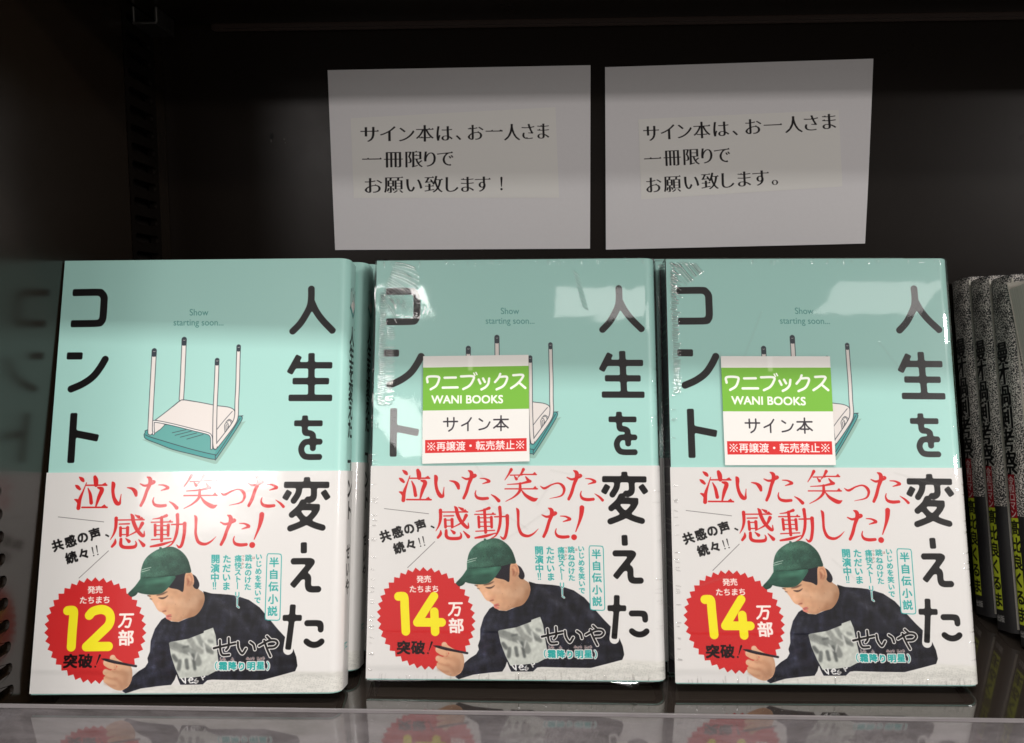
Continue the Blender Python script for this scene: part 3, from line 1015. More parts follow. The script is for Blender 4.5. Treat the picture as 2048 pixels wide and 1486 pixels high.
stF.k = SW * ST / 1310
st = Canvas(SW * ST, SH * ST, (234, 232, 227))
st.paint(area(stF, [(90, 222), (1410, 205), (1420, 735), (90, 752)]), (120, 184, 60))
w_ = (246, 250, 240)
for l in [[(156, 402), (158, 337), (290, 336), (294, 385), (262, 448), (195, 490)], [(368, 348), (508, 345)], [(346, 470), (530, 467)],
          [(572, 332), (722, 332), (716, 390), (672, 450), (600, 488)], [(790, 372), (812, 420)], [(845, 358), (868, 402)], [(920, 360), (908, 425), (872, 468), (825, 494)],
          [(1056, 303), (1036, 350), (992, 404)], [(1045, 340), (1135, 339), (1130, 395), (1090, 455), (1012, 494)], [(1215, 320), (1332, 318), (1312, 375), (1255, 435), (1190, 480)], [(1288, 412), (1364, 478)]]:
    st.paint(pen(stF, [l], 29, sm=5), w_)
st.paint(pen(stF, [[(730, 292), (744, 320)], [(756, 284), (770, 310)]], 17, sm=0), w_)
latin(st, stF, 'WANI BOOKS', 648, 613, 140, w_, 1.0, bold=1.2)
for l in ([(360, 890), (530, 888)], [(408, 845), (410, 948)], [(486, 842), (486, 920), (465, 975), (425, 1005)], [(700, 845), (660, 900), (585, 940)], [(661, 900), (661, 1000)], [(800, 858), (840, 885)], [(930, 897), (900, 950), (860, 975), (800, 990)],
          [(980, 868), (1155, 865)], [(1068, 822), (1068, 1002)], [(1066, 870), (1040, 920), (980, 970)], [(1070, 870), (1100, 920), (1155, 968)], [(1020, 955), (1115, 955)]):
    st.paint(pen(stF, [l], 18, sm=5), (48, 42, 50))
st.paint(area(stF, [(130, 1115), (1382, 1098), (1384, 1258), (130, 1277)]), (214, 42, 42))
for i, ch in enumerate('※再譲渡・転売禁止※'):
    x_, y_ = 207 + i * 121.8, 1195 - i * 1.8
    if ch == '※':
        st.paint(pen(stF, [[(x_ - 42, y_ - 44), (x_ + 42, y_ + 44)], [(x_ + 42, y_ - 44), (x_ - 42, y_ + 44)]], 9, sm=0), (252, 240, 236))
        st.paint(pen(stF, [[(x_ + a, y_ + b), (x_ + a + .5, y_ + b)] for a, b in ((-40, 0), (40, 0), (0, -40), (0, 40))], 20, sm=0), (252, 240, 236))
        continue
    st.paint(gmask(ch, x_, y_, 122, stF, bold=.7), (252, 240, 236))
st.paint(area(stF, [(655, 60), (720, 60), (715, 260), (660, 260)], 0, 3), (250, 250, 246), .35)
st_img = st.image('print_sticker')


# ---- notices (paper and pasted slip)
def notice_canvas(quad, wmm, hmm):
    f = homography(quad, [(0, 0), (wmm * S, 0), (wmm * S, hmm * S), (0, hmm * S)])
    return f


def slip(quad, wmm, hmm, ox, oy, sc, rows, size, rot):
    h = notice_canvas(quad, wmm, hmm)
    f = frame(ox, oy, sc, h)
    c = Canvas(wmm * S, hmm * S, (226, 225, 221))
    for text, pos in rows:
        for ch, p in zip(text, pos):
            if ch == '！':
                c.paint(pen(f, [[(p[0], p[1] - 38, 13), (p[0], p[1] + 16, 5)], [(p[0], p[1] + 34, 13), (p[0] + .5, p[1] + 34, 13)]], sm=0), (28, 25, 27))
                continue
            mk = gmask(ch, p[0], p[1], size, f, rot=rot, minch=2.0, bold=.35)
            c.paint(mk, (26, 23, 25))
            # the small triangular serif at the right end of each thin level stroke
            m, x0, y0 = mk
            b_ = m > .45
            for yy in range(6, m.shape[0] - 3):
                run = 0
                for xx in range(m.shape[1] - 2):
                    if b_[yy, xx]:
                        run += 1
                        continue
                    if run >= 13 and not b_[yy - 4:yy - 1, xx - 8:xx + 1].any() and not b_[yy + 4:yy + 6, xx - 6:xx].any() and not b_[yy - 1, xx - 2]:
                        c.paint(poly([(x0 + xx - 9, y0 + yy + .6), (x0 + xx - 3, y0 + yy - 4.2), (x0 + xx + 1.5, y0 + yy + 1.6)]), (26, 23, 25))
                    run = 0
    return c.image('print_slip')


Q1 = [(701.6, 236.3), (1110.9, 214.4), (1118.1, 395), (707.8, 395.6)]
Q2 = [(1276.6, 238.6), (1676.6, 220.3), (1683.4, 372.9), (1282.5, 398.3)]
slip1 = slip(Q1, 118, 48, 600, 80, 3.2,
             [('サイン本は、お一人さま', [(435, 602), (545, 600), (650, 602), (765, 598), (885, 597), (1012, 590), (1085, 592), (1210, 585), (1330, 590), (1440, 585), (1545, 582)]),
              ('一冊限りで', [(448, 762), (575, 762), (697, 762), (797, 760), (893, 757)]),
              ('お願い致します！', [(455, 930), (577, 925), (698, 925), (820, 922), (928, 922), (1032, 922), (1132, 920), (1258, 920)])], 118, 0.015)
slip2 = slip(Q2, 114, 45, 1180, 0, 2.36,
             [('サイン本は、お一人さま', [(292, 628), (375, 622), (452, 617), (538, 613), (628, 607), (722, 600), (780, 597), (872, 590), (968, 587), (1047, 580), (1127, 573)]),
              ('一冊限りで', [(298, 748), (394, 742), (486, 738), (562, 733), (635, 730)]),
              ('お願い致します。', [(302, 872), (395, 866), (487, 858), (577, 853), (657, 849), (738, 843), (815, 838), (908, 834)])], 87, 0.045)

# ---- the grey comic-patterned book
GS = 8.0
GT = 18.0
gc = Canvas(GT * GS + 131 * GS, H * GS, (150, 148, 142))
rng = np.random.default_rng(4)
n0 = rng.standard_normal((gc.h, gc.w)).astype(np.float32)
bp_ = gblur(n0, 1.9) - gblur(n0, 3.6)
bp_ /= bp_.std()
n1 = rng.standard_normal((gc.h, gc.w)).astype(np.float32)
lowf = gblur(n1, 14)
lowf /= lowf.std()
pat = np.clip((bp_ + lowf * .35 + .3) * 1.6 + .5, 0, 1)
n2 = gblur(rng.standard_normal((gc.h, gc.w)).astype(np.float32), 1.0)
n2 /= n2.std()
pat *= np.clip(.85 + n2 * .3, 0, 1)
gc.a[:] = (np.array((36, 35, 36)) / 255 + pat[..., None] * (np.array((222, 216, 206)) - 36) / 255).astype(np.float32)


def Gp(x, y):
    return np.asarray(x, float) * GS, np.asarray(y, float) * GS


Gp.k = GS
K = (20, 19, 20)
gc.a[int(124 * GS):] = np.array((38, 37, 38), np.float32) / 255
for i, ch in enumerate('漫才過剰考察'):
    mk = gmask(ch, 9, 40 + i * 11.4, 13.4, Gp, bold=2.6, minch=1.6, sx=.95)
    halo(gc, mk, 4, (196, 192, 184))
    gc.paint(mk, K)
gc.paint(area(Gp, [(6, 103), (12, 103), (12, 125), (6, 125)]), (150, 22, 34))
for i, ch in enumerate('令和ロマン'):
    gc.paint(gmask(ch, 9, 106 + i * 4.2, 4.8, Gp, bold=.5), (214, 206, 200))
gc.paint(area(Gp, [(5.6, 125), (12.4, 125), (12.4, 178), (5.6, 178)]), (190, 204, 52))
for i, ch in enumerate('髙比良くるま'):
    gc.paint(gmask(ch, 9, 130 + i * 8.6, 8.0, Gp, bold=1.4), K)
gc.paint(gmask('出', 7.8, 182.5, 3.6, Gp, bold=.4), (190, 188, 184))
gc.paint(gmask('版', 11.2, 182.5, 3.6, Gp, bold=.4), (190, 188, 184))
gray_img = gc.image('print_grey_cover')

bpy.data.objects.remove(_tob)


# ---- relief of the shrink film (height in 0..1, used as bump)
def film_relief(seed):
    r = random.Random(seed)
    ng = np.random.default_rng(seed)
    w, h = int(W * S), int(H * S)
    a = np.zeros((h, w), np.float32)

    def ridge(pts, wd, amp):
        mk = strokes([smooth(np.array([(x * S, y * S, wd * S) for x, y in pts]), 6)])
        m, x, y = soften(mk, max(.8, wd * S * .3))
        X0, Y0, X1, Y1 = max(x, 0), max(y, 0), min(x + m.shape[1], w), min(y + m.shape[0], h)
        if X1 > X0 and Y1 > Y0:
            a[Y0:Y1, X0:X1] += amp * m[Y0 - y:Y1 - y, X0 - x:X1 - x]
    if seed == 1:
        for i in range(17):        # fan of creases in the upper left corner
            t = i / 16
            x0, y0 = 9 - t * 6.5, 1 + t * 17
            L = r.uniform(9, 15)
            an = math.radians(14 + t * 42 + r.uniform(-4, 4))
            ridge([(x0, y0), (x0 + L * .5 * math.cos(an) + .4, y0 + L * .5 * math.sin(an) - .3), (x0 + L * math.cos(an), y0 + L * math.sin(an))], r.uniform(.25, .45), 1)
        m = np.zeros((h, w), np.float32)       # crushed patch
        n = gblur(ng.standard_normal((h, w)).astype(np.float32), 1.5)
        n /= n.std()
        yy, xx = np.mgrid[0:h, 0:w] / S
        m = np.exp(-(((xx - 10) / 9) ** 2 + ((yy - 19.5 - (xx - 8) * .25) / 4.2) ** 2) ** 1.5)
        a += n * m * .35
        zs = [(16, 68)]
    else:
        for i in range(14):
            t = i / 13
            x0, y0 = 1.5 + t * 12, 1.5 + r.uniform(0, 1)
            L = 13 - t * 8
            an = math.radians(50 + r.uniform(-4, 4))
            ridge([(x0, y0), (x0 + L * math.cos(an), y0 + L * math.sin(an))], r.uniform(.25, .5), .8)
        for i in range(10):
            ridge([(1 + r.uniform(0, 2), 2 + i * 1.6), (3 + r.uniform(0, 4), 4 + i * 1.8)], .35, 1)
        zs = [(6, 62)]
    z = zs[0][0]
    while z < zs[0][1]:            # ladder of small folds down the left edge
        x0 = 2.2 + r.uniform(-.4, .4)
        ridge([(x0, z), (x0 + 1.2, z + .3), (x0 + 2.0 + r.uniform(0, 1.2), z + r.uniform(0, .6))], .4, 1.1)
        if r.random() < .75 and seed == 1 and z > 32:
            ridge([(5.5, z), (7.0, z + .4), (8.8 + r.uniform(-.6, .6), z + .2)], .4, .9)
        z += r.uniform(.75, 1.25)
    for i in range(80):            # sparse folds along edges
        x = r.uniform(3, W - 3)
        if r.random() < .5:
            ridge([(x, .8), (x + r.uniform(-.4, .6), r.uniform(1.6, 3.2))], .35, r.uniform(.12, .5))
        else:
            ridge([(x, H - .6), (x + r.uniform(-.3, .3), H - r.uniform(1.5, 3.6))], .35, r.uniform(.12, .5))
    for i in range(34):
        z = r.uniform(60, H - 4)
        ridge([(.8, z), (r.uniform(1.8, 3), z + r.uniform(-.3, .5))], .35, r.uniform(.3, .7))
        z = r.uniform(4, H - 4)
        ridge([(W - r.uniform(1, 4), z), (W - .5, z + r.uniform(-.5, .5))], .35, r.uniform(.1, .3))
    if seed == 1:
        for i in range(9):
            ridge([(92 + i * .5, 6 + i * 2.0), (94.5 + i * .5, 8.2 + i * 2.0)], .35, .7)
    for i in range(6):             # long soft pulls
        x, z = r.uniform(15, 110), r.uniform(15, 170)
        an = r.uniform(0, 3.14)
        L = r.uniform(8, 30)
        ridge([(x, z), (x + L * math.cos(an), z + L * math.sin(an))], .8, .12)
    im = bpy.data.images.new('film_relief', w, h, float_buffer=True, alpha=False, is_data=True)
    buf = np.ones((h, w, 4), np.float32)
    buf[..., :3] = a[::-1, :, None]
    im.pixels.foreach_set(buf.ravel())
    im.pack()
    hm = gblur(a, .7)[::-1] * .26 * S            # fold height in pixels of the map
    gy, gx = np.gradient(hm)
    nz = 1 / np.sqrt(1 + gx * gx + gy * gy)
    im2 = bpy.data.images.new('film_normals', w, h, float_buffer=True, alpha=False, is_data=True)
    buf = np.ones((h, w, 4), np.float32)
    buf[..., 0] = .5 - .5 * gx * nz
    buf[..., 1] = .5 - .5 * gy * nz
    buf[..., 2] = .5 + .5 * nz
    im2.pixels.foreach_set(buf.ravel())
    im2.pack()
    return im, im2


# ------------------------------------------------------------------ materials
M_back = pmat('back_panel_laminate', (.0075, .0052, .0038), .27, .13, noise=(.011, .008, .006), nscale=900, bump=.00003, bscale=1500, rvar=.06)
M_side = pmat('side_panel_laminate', (.0095, .006, .0036), .20, .5, ior=1.55, noise=(.013, .0085, .005), nscale=700, bump=.000004, bscale=900, rvar=.08)
M_floor = pmat('shelf_gloss', (.024, .0185, .015), .05, .5, ior=2.25, rvar=.05, bump=.0000015, bscale=160)
M_steel = pmat('painted_steel', (.008, .0062, .005), .45, .2, noise=(.011, .0085, .007), nscale=300, rvar=.1)
M_clip = pmat('clip_steel', (.30, .29, .27), .28, .5, metal=1.0, rvar=.15)
M_paper = pmat('notice_paper', (.70, .69, .70), .75, .25, noise=(.73, .72, .73), nscale=500, bump=.00003, bscale=900)
M_pages = pmat('page_edges', (.56, .53, .46), .8, .2)
M_teal = pmat('jacket_teal', (.43, .75, .66), .38, .5)
M_white = pmat('band_white', (.78, .76, .74), .4, .5)
M_board = pmat('board_dark', (.035, .028, .04), .5, .4)
M_greycover = print_mat('grey_cover_print', gray_img, .45, .5)
M_lime = pmat('lime_flap', (.38, .46, .06), .5, .4)
M_jacket = print_mat('jacket_print', jac_img, .42, .25, coat=.15, coat_r=.22, wave=.00012)
M_band12 = print_mat('band_print_twelve', obi12_img, .34, .2, coat=.75, coat_r=.09, wave=.00022)
M_band14 = print_mat('band_print_fourteen', obi14_img, .36, .18, wave=.0001)
M_sticker = print_mat('sticker_print', st_img, .5, .4)
M_slip1 = print_mat('slip_print', slip1, .7, .25, wave=.00008)
M_slip2 = print_mat('slip_print', slip2, .7, .25, wave=.00008)

# faint leaf lines on the pages
nt = M_pages.node_tree
b_ = nt.nodes['Principled BSDF']
tc_ = nt.nodes.new('ShaderNodeTexCoord')
sp_ = nt.nodes.new('ShaderNodeMapping')
sp_.inputs['Scale'].default_value = (0, 2600, 0)
nn_ = nt.nodes.new('ShaderNodeTexNoise')
nn_.inputs['Scale'].default_value = 1
nt.links.new(tc_.outputs['Object'], sp_.inputs[0])
nt.links.new(sp_.outputs[0], nn_.inputs['Vector'])
rp_ = nt.nodes.new('ShaderNodeValToRGB')
rp_.color_ramp.elements[0].position = .35
rp_.color_ramp.elements[0].color = (.40, .38, .33, 1)
rp_.color_ramp.elements[1].position = .6
rp_.color_ramp.elements[1].color = (.62, .59, .52, 1)
nt.links.new(nn_.outputs['Fac'], rp_.inputs[0])
nt.links.new(rp_.outputs[0], b_.inputs['Base Color'])


def film_mat(name, relief, dist, tint=(1, 1, 1), k=1.3, rough=.05, wavy=.00016):
    m = bpy.data.materials.new(name)
    m.use_nodes = True
    nt = m.node_tree
    nt.nodes.clear()
    out = nt.nodes.new('ShaderNodeOutputMaterial')
    tr = nt.nodes.new('ShaderNodeBsdfTransparent')
    tr.inputs[0].default_value = (*[.97 * c for c in tint], 1)
    gl = nt.nodes.new('ShaderNodeBsdfGlossy')
    gl.inputs['Roughness'].default_value = rough
    # same reflectance from either side of the thin sheet (Schlick)
    ge = nt.nodes.new('ShaderNodeNewGeometry')
    dp = nt.nodes.new('ShaderNodeVectorMath')
    dp.operation = 'DOT_PRODUCT'
    nt.links.new(ge.outputs['Normal'], dp.inputs[0])
    nt.links.new(ge.outputs['Incoming'], dp.inputs[1])

    def mth(op, a, b_=None):
        q = nt.nodes.new('ShaderNodeMath')
        q.operation = op
        for i_, v_ in enumerate((a, b_)):
            if v_ is None:
                continue
            if isinstance(v_, (int, float)):
                q.inputs[i_].default_value = v_
            else:
                nt.links.new(v_, q.inputs[i_])
        return q
    ab = mth('ABSOLUTE', dp.outputs['Value'])
    om = mth('SUBTRACT', 1.0, ab.outputs[0])
    p5 = mth('POWER', om.outputs[0], 5.0)
    sc = mth('MULTIPLY', p5.outputs[0], .96)
    fr = mth('ADD', sc.outputs[0], .042)
    mu = nt.nodes.new('ShaderNodeMath')
    mu.operation = 'MULTIPLY'
    mu.use_clamp = True
    mu.inputs[1].default_value = k
    mx = nt.nodes.new('ShaderNodeMixShader')
    nt.links.new(fr.outputs[0], mu.inputs[0])
    if relief is not None:      # folded film has several reflecting layers
        t = nt.nodes.new('ShaderNodeTexImage')
        t.image = relief[0]
        uv = nt.nodes.new('ShaderNodeUVMap')
        uv.uv_map = 'UVMap'
        nt.links.new(uv.outputs[0], t.inputs[0])
        rg = mth('MULTIPLY_ADD', t.outputs[0], .10)
        rg.inputs[2].default_value = rough
        nt.links.new(rg.outputs[0], gl.inputs['Roughness'])
        fk = mth('MULTIPLY_ADD', t.outputs[0], 15.0)
        fk.inputs[2].default_value = k
        nt.links.new(fk.outputs[0], mu.inputs[1])
    nt.links.new(mu.outputs[0], mx.inputs[0])
    nt.links.new(tr.outputs[0], mx.inputs[1])
    nt.links.new(gl.outputs[0], mx.inputs[2])
    nt.links.new(mx.outputs[0], out.inputs[0])
    tc = nt.nodes.new('ShaderNodeTexCoord')
    n = nt.nodes.new('ShaderNodeTexNoise')
    n.inputs['Scale'].default_value = 22
    n.inputs['Detail'].default_value = 3
    n.inputs['Distortion'].default_value = .6
    nt.links.new(tc.outputs['Object'], n.inputs['Vector'])
    b1 = nt.nodes.new('ShaderNodeBump')
    b1.inputs['Distance'].default_value = wavy
    nt.links.new(n.outputs['Fac'], b1.inputs['Height'])
    last = b1
    if relief is not None:
        t = nt.nodes.new('ShaderNodeTexImage')
        t.image = relief[1]
        uv = nt.nodes.new('ShaderNodeUVMap')
        uv.uv_map = 'UVMap'
        nt.links.new(uv.outputs[0], t.inputs[0])
        b2 = nt.nodes.new('ShaderNodeNormalMap')
        b2.uv_map = 'UVMap'
        nt.links.new(t.outputs[0], b2.inputs['Color'])
        # waviness plus folds: add both offsets to the surface normal
        g2 = nt.nodes.new('ShaderNodeNewGeometry')
        s1 = nt.nodes.new('ShaderNodeVectorMath')
        s1.operation = 'SUBTRACT'
        nt.links.new(b2.outputs[0], s1.inputs[0])
        nt.links.new(g2.outputs['Normal'], s1.inputs[1])
        s2 = nt.nodes.new('ShaderNodeVectorMath')
        s2.operation = 'ADD'
        nt.links.new(s1.outputs[0], s2.inputs[0])
        nt.links.new(b1.outputs[0], s2.inputs[1])
        s3 = nt.nodes.new('ShaderNodeVectorMath')
        s3.operation = 'NORMALIZE'
        nt.links.new(s2.outputs[0], s3.inputs[0])
        last = s3
    nt.links.new(last.outputs[0], gl.inputs['Normal'])
    return m


M_film1 = film_mat('shrink_film', film_relief(1), 0, rough=.03)
M_film2 = film_mat('shrink_film', film_relief(2), 0, rough=.03)
M_tail = film_mat('film_tail', None, 0, k=2.5, rough=.12)
M_acry = film_mat('acrylic', None, 0, tint=(.97, .965, .97), k=1.0, rough=.03)
# plain flat acrylic: no waviness
for n_ in list(M_acry.node_tree.nodes):
    if n_.type in ('BUMP', 'TEX_NOISE', 'TEX_COORD'):
        M_acry.node_tree.nodes.remove(n_)
nt = M_acry.node_tree
o_ = [n for n in nt.nodes if n.type == 'OUTPUT_MATERIAL'][0]
src_ = o_.inputs[0].links[0].from_socket
df_ = nt.nodes.new('ShaderNodeBsdfDiffuse')
df_.inputs[0].default_value = (.78, .72, .76, 1)
ms_ = nt.nodes.new('ShaderNodeMixShader')
ms_.inputs[0].default_value = .055
sn_ = nt.nodes.new('ShaderNodeTexNoise')
sn_.inputs['Scale'].default_value = 260
sn_.inputs['Detail'].default_value = 7
sn_.inputs['Roughness'].default_value = .75
tc2 = nt.nodes.new('ShaderNodeTexCoord')
mp2 = nt.nodes.new('ShaderNodeMapping')
mp2.inputs['Scale'].default_value = (.25, 1, 1)
nt.links.new(tc2.outputs['Object'], mp2.inputs[0])
nt.links.new(mp2.outputs[0], sn_.inputs['Vector'])
mr2 = nt.nodes.new('ShaderNodeMapRange')
mr2.inputs[1].default_value = .35
mr2.inputs[2].default_value = .8
mr2.inputs[3].default_value = .028
mr2.inputs[4].default_value = .14
nt.links.new(sn_.outputs['Fac'], mr2.inputs[0])
nt.links.new(mr2.outputs[0], ms_.inputs[0])
nt.links.new(src_, ms_.inputs[1])
nt.links.new(df_.outputs[0], ms_.inputs[2])
nt.links.new(ms_.outputs[0], o_.inputs[0])
M_acry_edge = pmat('acrylic_edge', (.24, .22, .225), .3, .5, noise=(.17, .155, .16), nscale=120, rvar=.2)

# ------------------------------------------------------------------ the bookshelf
XL, XR, YB, YF, ZU = -.216, .62, .452, .253, .3262
shelf = empty('bookshelf', 'dark brown glossy bookshelf bay holding the books and the two paper notices', 'bookshelf')
link('back_panel', box('back_panel', (XL - .02, YB, -.03), (XR, YB + .018, .55)), M_back, shelf)
link('shelf_board', box('shelf_board', (XL, YF - .008, -.022), (XR, YB - .0005, 0), .0012), M_floor, shelf)
link('upper_shelf', box('upper_shelf', (XL + .001, YF, ZU), (XR, YB - .004, ZU + .022), .0012), M_back, shelf, label='underside of the next shelf board above')
# folded lip along the rear of the upper shelf
link('shelf_flange', box('shelf_flange', (XL + .03, YB - .0042, ZU - .0035), (XR, YB - .0008, ZU + .004), .0012), pmat('flange_paint', (.030, .020, .016), .3, .4), shelf)
# side panel built in strips round the two slotted standards
SL = [(.4080, .4400, .4115, .4365), (.2640, .3010, .2680, .2972)]     # strip y0,y1 and slot y0,y1
ys = [(YF - .02, .2640), (.3010, .4080), (.4400, YB - .0005)]
bm = bmesh.new()
for (a, b) in ys:
    r_ = bmesh.ops.create_cube(bm, size=1)
    for v in r_['verts']:
        v.co = Vector((XL - .018 + (v.co.x + .5) * .018, a + (v.co.y + .5) * (b - a), -.022 + (v.co.z + .5) * .56))
me = bpy.data.meshes.new('side_panel')
bm.to_mesh(me)
bm.free()
link('side_panel', me, M_side, shelf)


def slotted(y0, y1, s0, s1, z0, pitch, n):
    V, F = [], []
    r = .0023
    N = 24
    for k in range(n):
        zc = z0 + (k + .5) * pitch
        slot, rect = [], []
        for i in range(N):
            a = 2 * math.pi * i / N
            ca, sa = math.cos(a), math.sin(a)
            yy = (s1 - r if ca > 0 else s0 + r) + r * ca
            if abs(ca) < 1e-6:
                yy = (s0 + s1) / 2
            slot.append((yy, zc + r * sa))
            # matching point on the cell outline
            hy, hz = (y1 - y0) / 2, pitch / 2
            t = min(hy / max(abs(ca), 1e-6), hz / max(abs(sa), 1e-6))
            rect.append(((y0 + y1) / 2 + t * ca, zc + t * sa))
        # add exact corners by snapping the nearest samples
        for cy_, cz_ in ((y0, zc - pitch / 2), (y0, zc + pitch / 2), (y1, zc - pitch / 2), (y1, zc + pitch / 2)):
            j = min(range(N), key=lambda q: (rect[q][0] - cy_) ** 2 + (rect[q][1] - cz_) ** 2)
            rect[j] = (cy_, cz_)
        b = len(V)
        for p in rect:
            V.append((XL + .0003, p[0], p[1]))
        for p in slot:
            V.append((XL + .0003, p[0], p[1]))
        for p in slot:
            V.append((XL - .0002 - .0008, (p[0] - (s0 + s1) / 2) * .97 + (s0 + s1) / 2, p[1] + (zc - p[1]) * .12))
        for p in slot:
            V.append((XL - .004, p[0], p[1]))
        for i in range(N):
            j = (i + 1) % N
            F.append((b + i, b + j, b + N + j, b + N + i))
            F.append((b + N + i, b + N + j, b + 2 * N + j, b + 2 * N + i))
            F.append((b + 2 * N + i, b + 2 * N + j, b + 3 * N + j, b + 3 * N + i))
    return mesh_pd('slotted_standard', V, F)


link('slotted_standard', slotted(.4080, .4400, .4115, .4365, -.012, .0096, 42), pmat('standard_paint', (.0062, .0045, .0034), .5, .06), shelf)
link('slotted_standard', slotted(.2640, .3010, .2680, .2972, -.012, .0092, 42), M_side, shelf)
for y0, y1 in ((.4080, .4400), (.2640, .3010)):
    link('standard_recess', box('standard_recess', (XL - .018, y0 + .0001, -.022), (XL - .0062, y1 - .0001, .538)), M_steel, shelf)

# bent metal clip carrying the upper shelf
bm = bmesh.new()


def addbox(bm, lo, hi):
    r_ = bmesh.ops.create_cube(bm, size=1)
    for v in r_['verts']:
        v.co = Vector([lo[i] + (v.co[i] + .5) * (hi[i] - lo[i]) for i in range(3)])


addbox(bm, (XL + .0005, .4175, ZU - .0098), (XL + .0135, .4385, ZU - .0086))
addbox(bm, (XL + .0122, .4185, ZU - .0085), (XL + .0135, .4385, ZU - .0006))
addbox(bm, (XL + .0005, .4175, ZU - .0085), (XL + .0017, .4385, ZU - .0006))
bmesh.ops.bevel(bm, geom=bm.edges[:], offset=.0003, segments=1, affect='EDGES')
me = bpy.data.meshes.new('shelf_clip')
bm.to_mesh(me)
bm.free()
link('shelf_clip', me, M_clip, shelf)

# clear front stop
link('acrylic_lip', box('acrylic_lip', (XL + .001, YF, .0003), (XR, YF + .0017, .0268)), M_acry, shelf)
link('acrylic_lip_edge', box('acrylic_lip_edge', (XL + .001, YF - .0001, .02685), (XR, YF + .0018, .0279), .0004), M_acry_edge, shelf)

# drilled hole and scuff on the back panel
for (x, z, w1, h1) in ((-.1541, .2646, .0011, .0019), (-.1544, .2620, .0005, .0010), (-.1467, .2628, .0006, .0006), (-.1462, .2608, .0004, .0005)):
    me = mesh_pd('screw_hole', [(x + w1 * math.cos(a) * random.Random(int(a * 9)).uniform(.7, 1.2), YB - .0002, z + h1 * math.sin(a)) for a in [i * math.pi / 5 for i in range(10)]], [tuple(range(10))])
    link('scuff', me, pmat('scuff', (.003, .003, .003), .8) if w1 > .0008 else pmat('scuff_light', (.05, .045, .04), .6), shelf)


# ------------------------------------------------------------------ notices
def sheet(quad, z_y, uvs=True, nx=16, nz=12, bulge=0.0, corner=0.0, th=.00022, name='paper_sheet', host=None):
    """a slightly curled rectangular sheet; quad = (x,z) corners TL,TR,BR,BL, front face at y = z_y"""
    TL, TR, BR, BL = [np.array(p) for p in quad]
    V, F, UV = [], [], []
    for side in (0, 1):
        for j in range(nz + 1):
            for i in range(nx + 1):
                u, v = i / nx, j / nz
                p = (BL * (1 - u) + BR * u) * (1 - v) + (TL * (1 - u) + TR * u) * v
                lift = bulge * math.sin(math.pi * v) ** 1 * (.4 + .6 * u) + corner * max(0, u - .75) ** 2 * 16 * max(0, .6 - v)
                if host is not None:
                    hq, hb, hc = host
                    hu = (p[0] - hq[3][0]) / (hq[2][0] - hq[3][0])
                    hv = (p[1] - hq[3][1]) / (hq[0][1] - hq[3][1])
                    lift = hb * math.sin(math.pi * min(1, max(0, hv))) * (.4 + .6 * hu) + hc * max(0, hu - .75) ** 2 * 16 * max(0, .6 - hv)
                V.append((p[0], z_y - lift + side * th, p[1]))
                UV.append((u, v))
    n = (nx + 1) * (nz + 1)
    for j in range(nz):
        for i in range(nx):
            a = j * (nx + 1) + i
            F.append((a, a + 1, a + nx + 2, a + nx + 1))
            F.append((n + a, n + a + nx + 1, n + a + nx + 2, n + a + 1))
    ring = [i for i in range(nx + 1)] + [(nx + 1) * j + nx for j in range(1, nz + 1)] + [nz * (nx + 1) + i for i in range(nx - 1, -1, -1)] + [(nx + 1) * j for j in range(nz - 1, 0, -1)]
    for k in range(len(ring)):
        a, b = ring[k], ring[(k + 1) % len(ring)]
        F.append((a, n + a, n + b, b))
    me = mesh_pd(name, V, F)
    uvl = me.uv_layers.new(name='UVMap')
    for lp in me.loops:
        uvl.data[lp.index].uv = UV[lp.vertex_index]
    return me


for (lab, big, small, m_slip, bul, cor) in (
        ('white card notice ending in an exclamation mark, left one on the back panel', [(-0.1202, 0.301), (0.0298, 0.3018), (0.0301, 0.1991), (-0.1183, 0.1991)], [(-0.1074, 0.274), (0.01, 0.2788), (0.0122, 0.2282), (-0.1066, 0.2289)], M_slip1, .0006, .0006),
        ('white card notice with a tilted slip ending in a full stop, right one', [(0.038, 0.3006), (0.1873, 0.3033), (0.1862, 0.2011), (0.0393, 0.1985)], [(0.057, 0.2716), (0.1689, 0.2754), (0.1723, 0.2332), (0.0592, 0.2269)], M_slip2, .0009, .0016)):
    t = empty('paper_notice', lab, 'notice', 'handmade notices on the back panel')
    link('paper_sheet', sheet(big, YB - .0012, bulge=bul, corner=cor), M_paper, t)
    # the pasted slip follows the sheet
    link('pasted_slip', sheet(small, YB - .00132, name='pasted_slip', th=.00008, host=(big, bul, cor)), m_slip, t)


# ------------------------------------------------------------------ books
mm = .001


def profile(w, t, r, off=0.0, n=7):
    """U-shaped cross-section (front, spine at +x, back) in mm with arc lengths"""
    pts = []
    pts.append((0.0, -off))
    pts.append((w * .5, -off))
    R = r + off
    for i in range(n + 1):
        a = math.pi / 2 * i / n
        pts.append((w - r + R * math.sin(a), r - R * math.cos(a)))
    for i in range(n + 1):
        a = math.pi / 2 * i / n
        pts.append((w - r + R * math.cos(a), t - r + R * math.sin(a)))
    pts.append((w * .5, t + off))
    pts.append((0.0, t + off))
    s = [0.0]
    for a, b in zip(pts, pts[1:]):
        s.append(s[-1] + math.hypot(b[0] - a[0], b[1] - a[1]))
    return pts, s


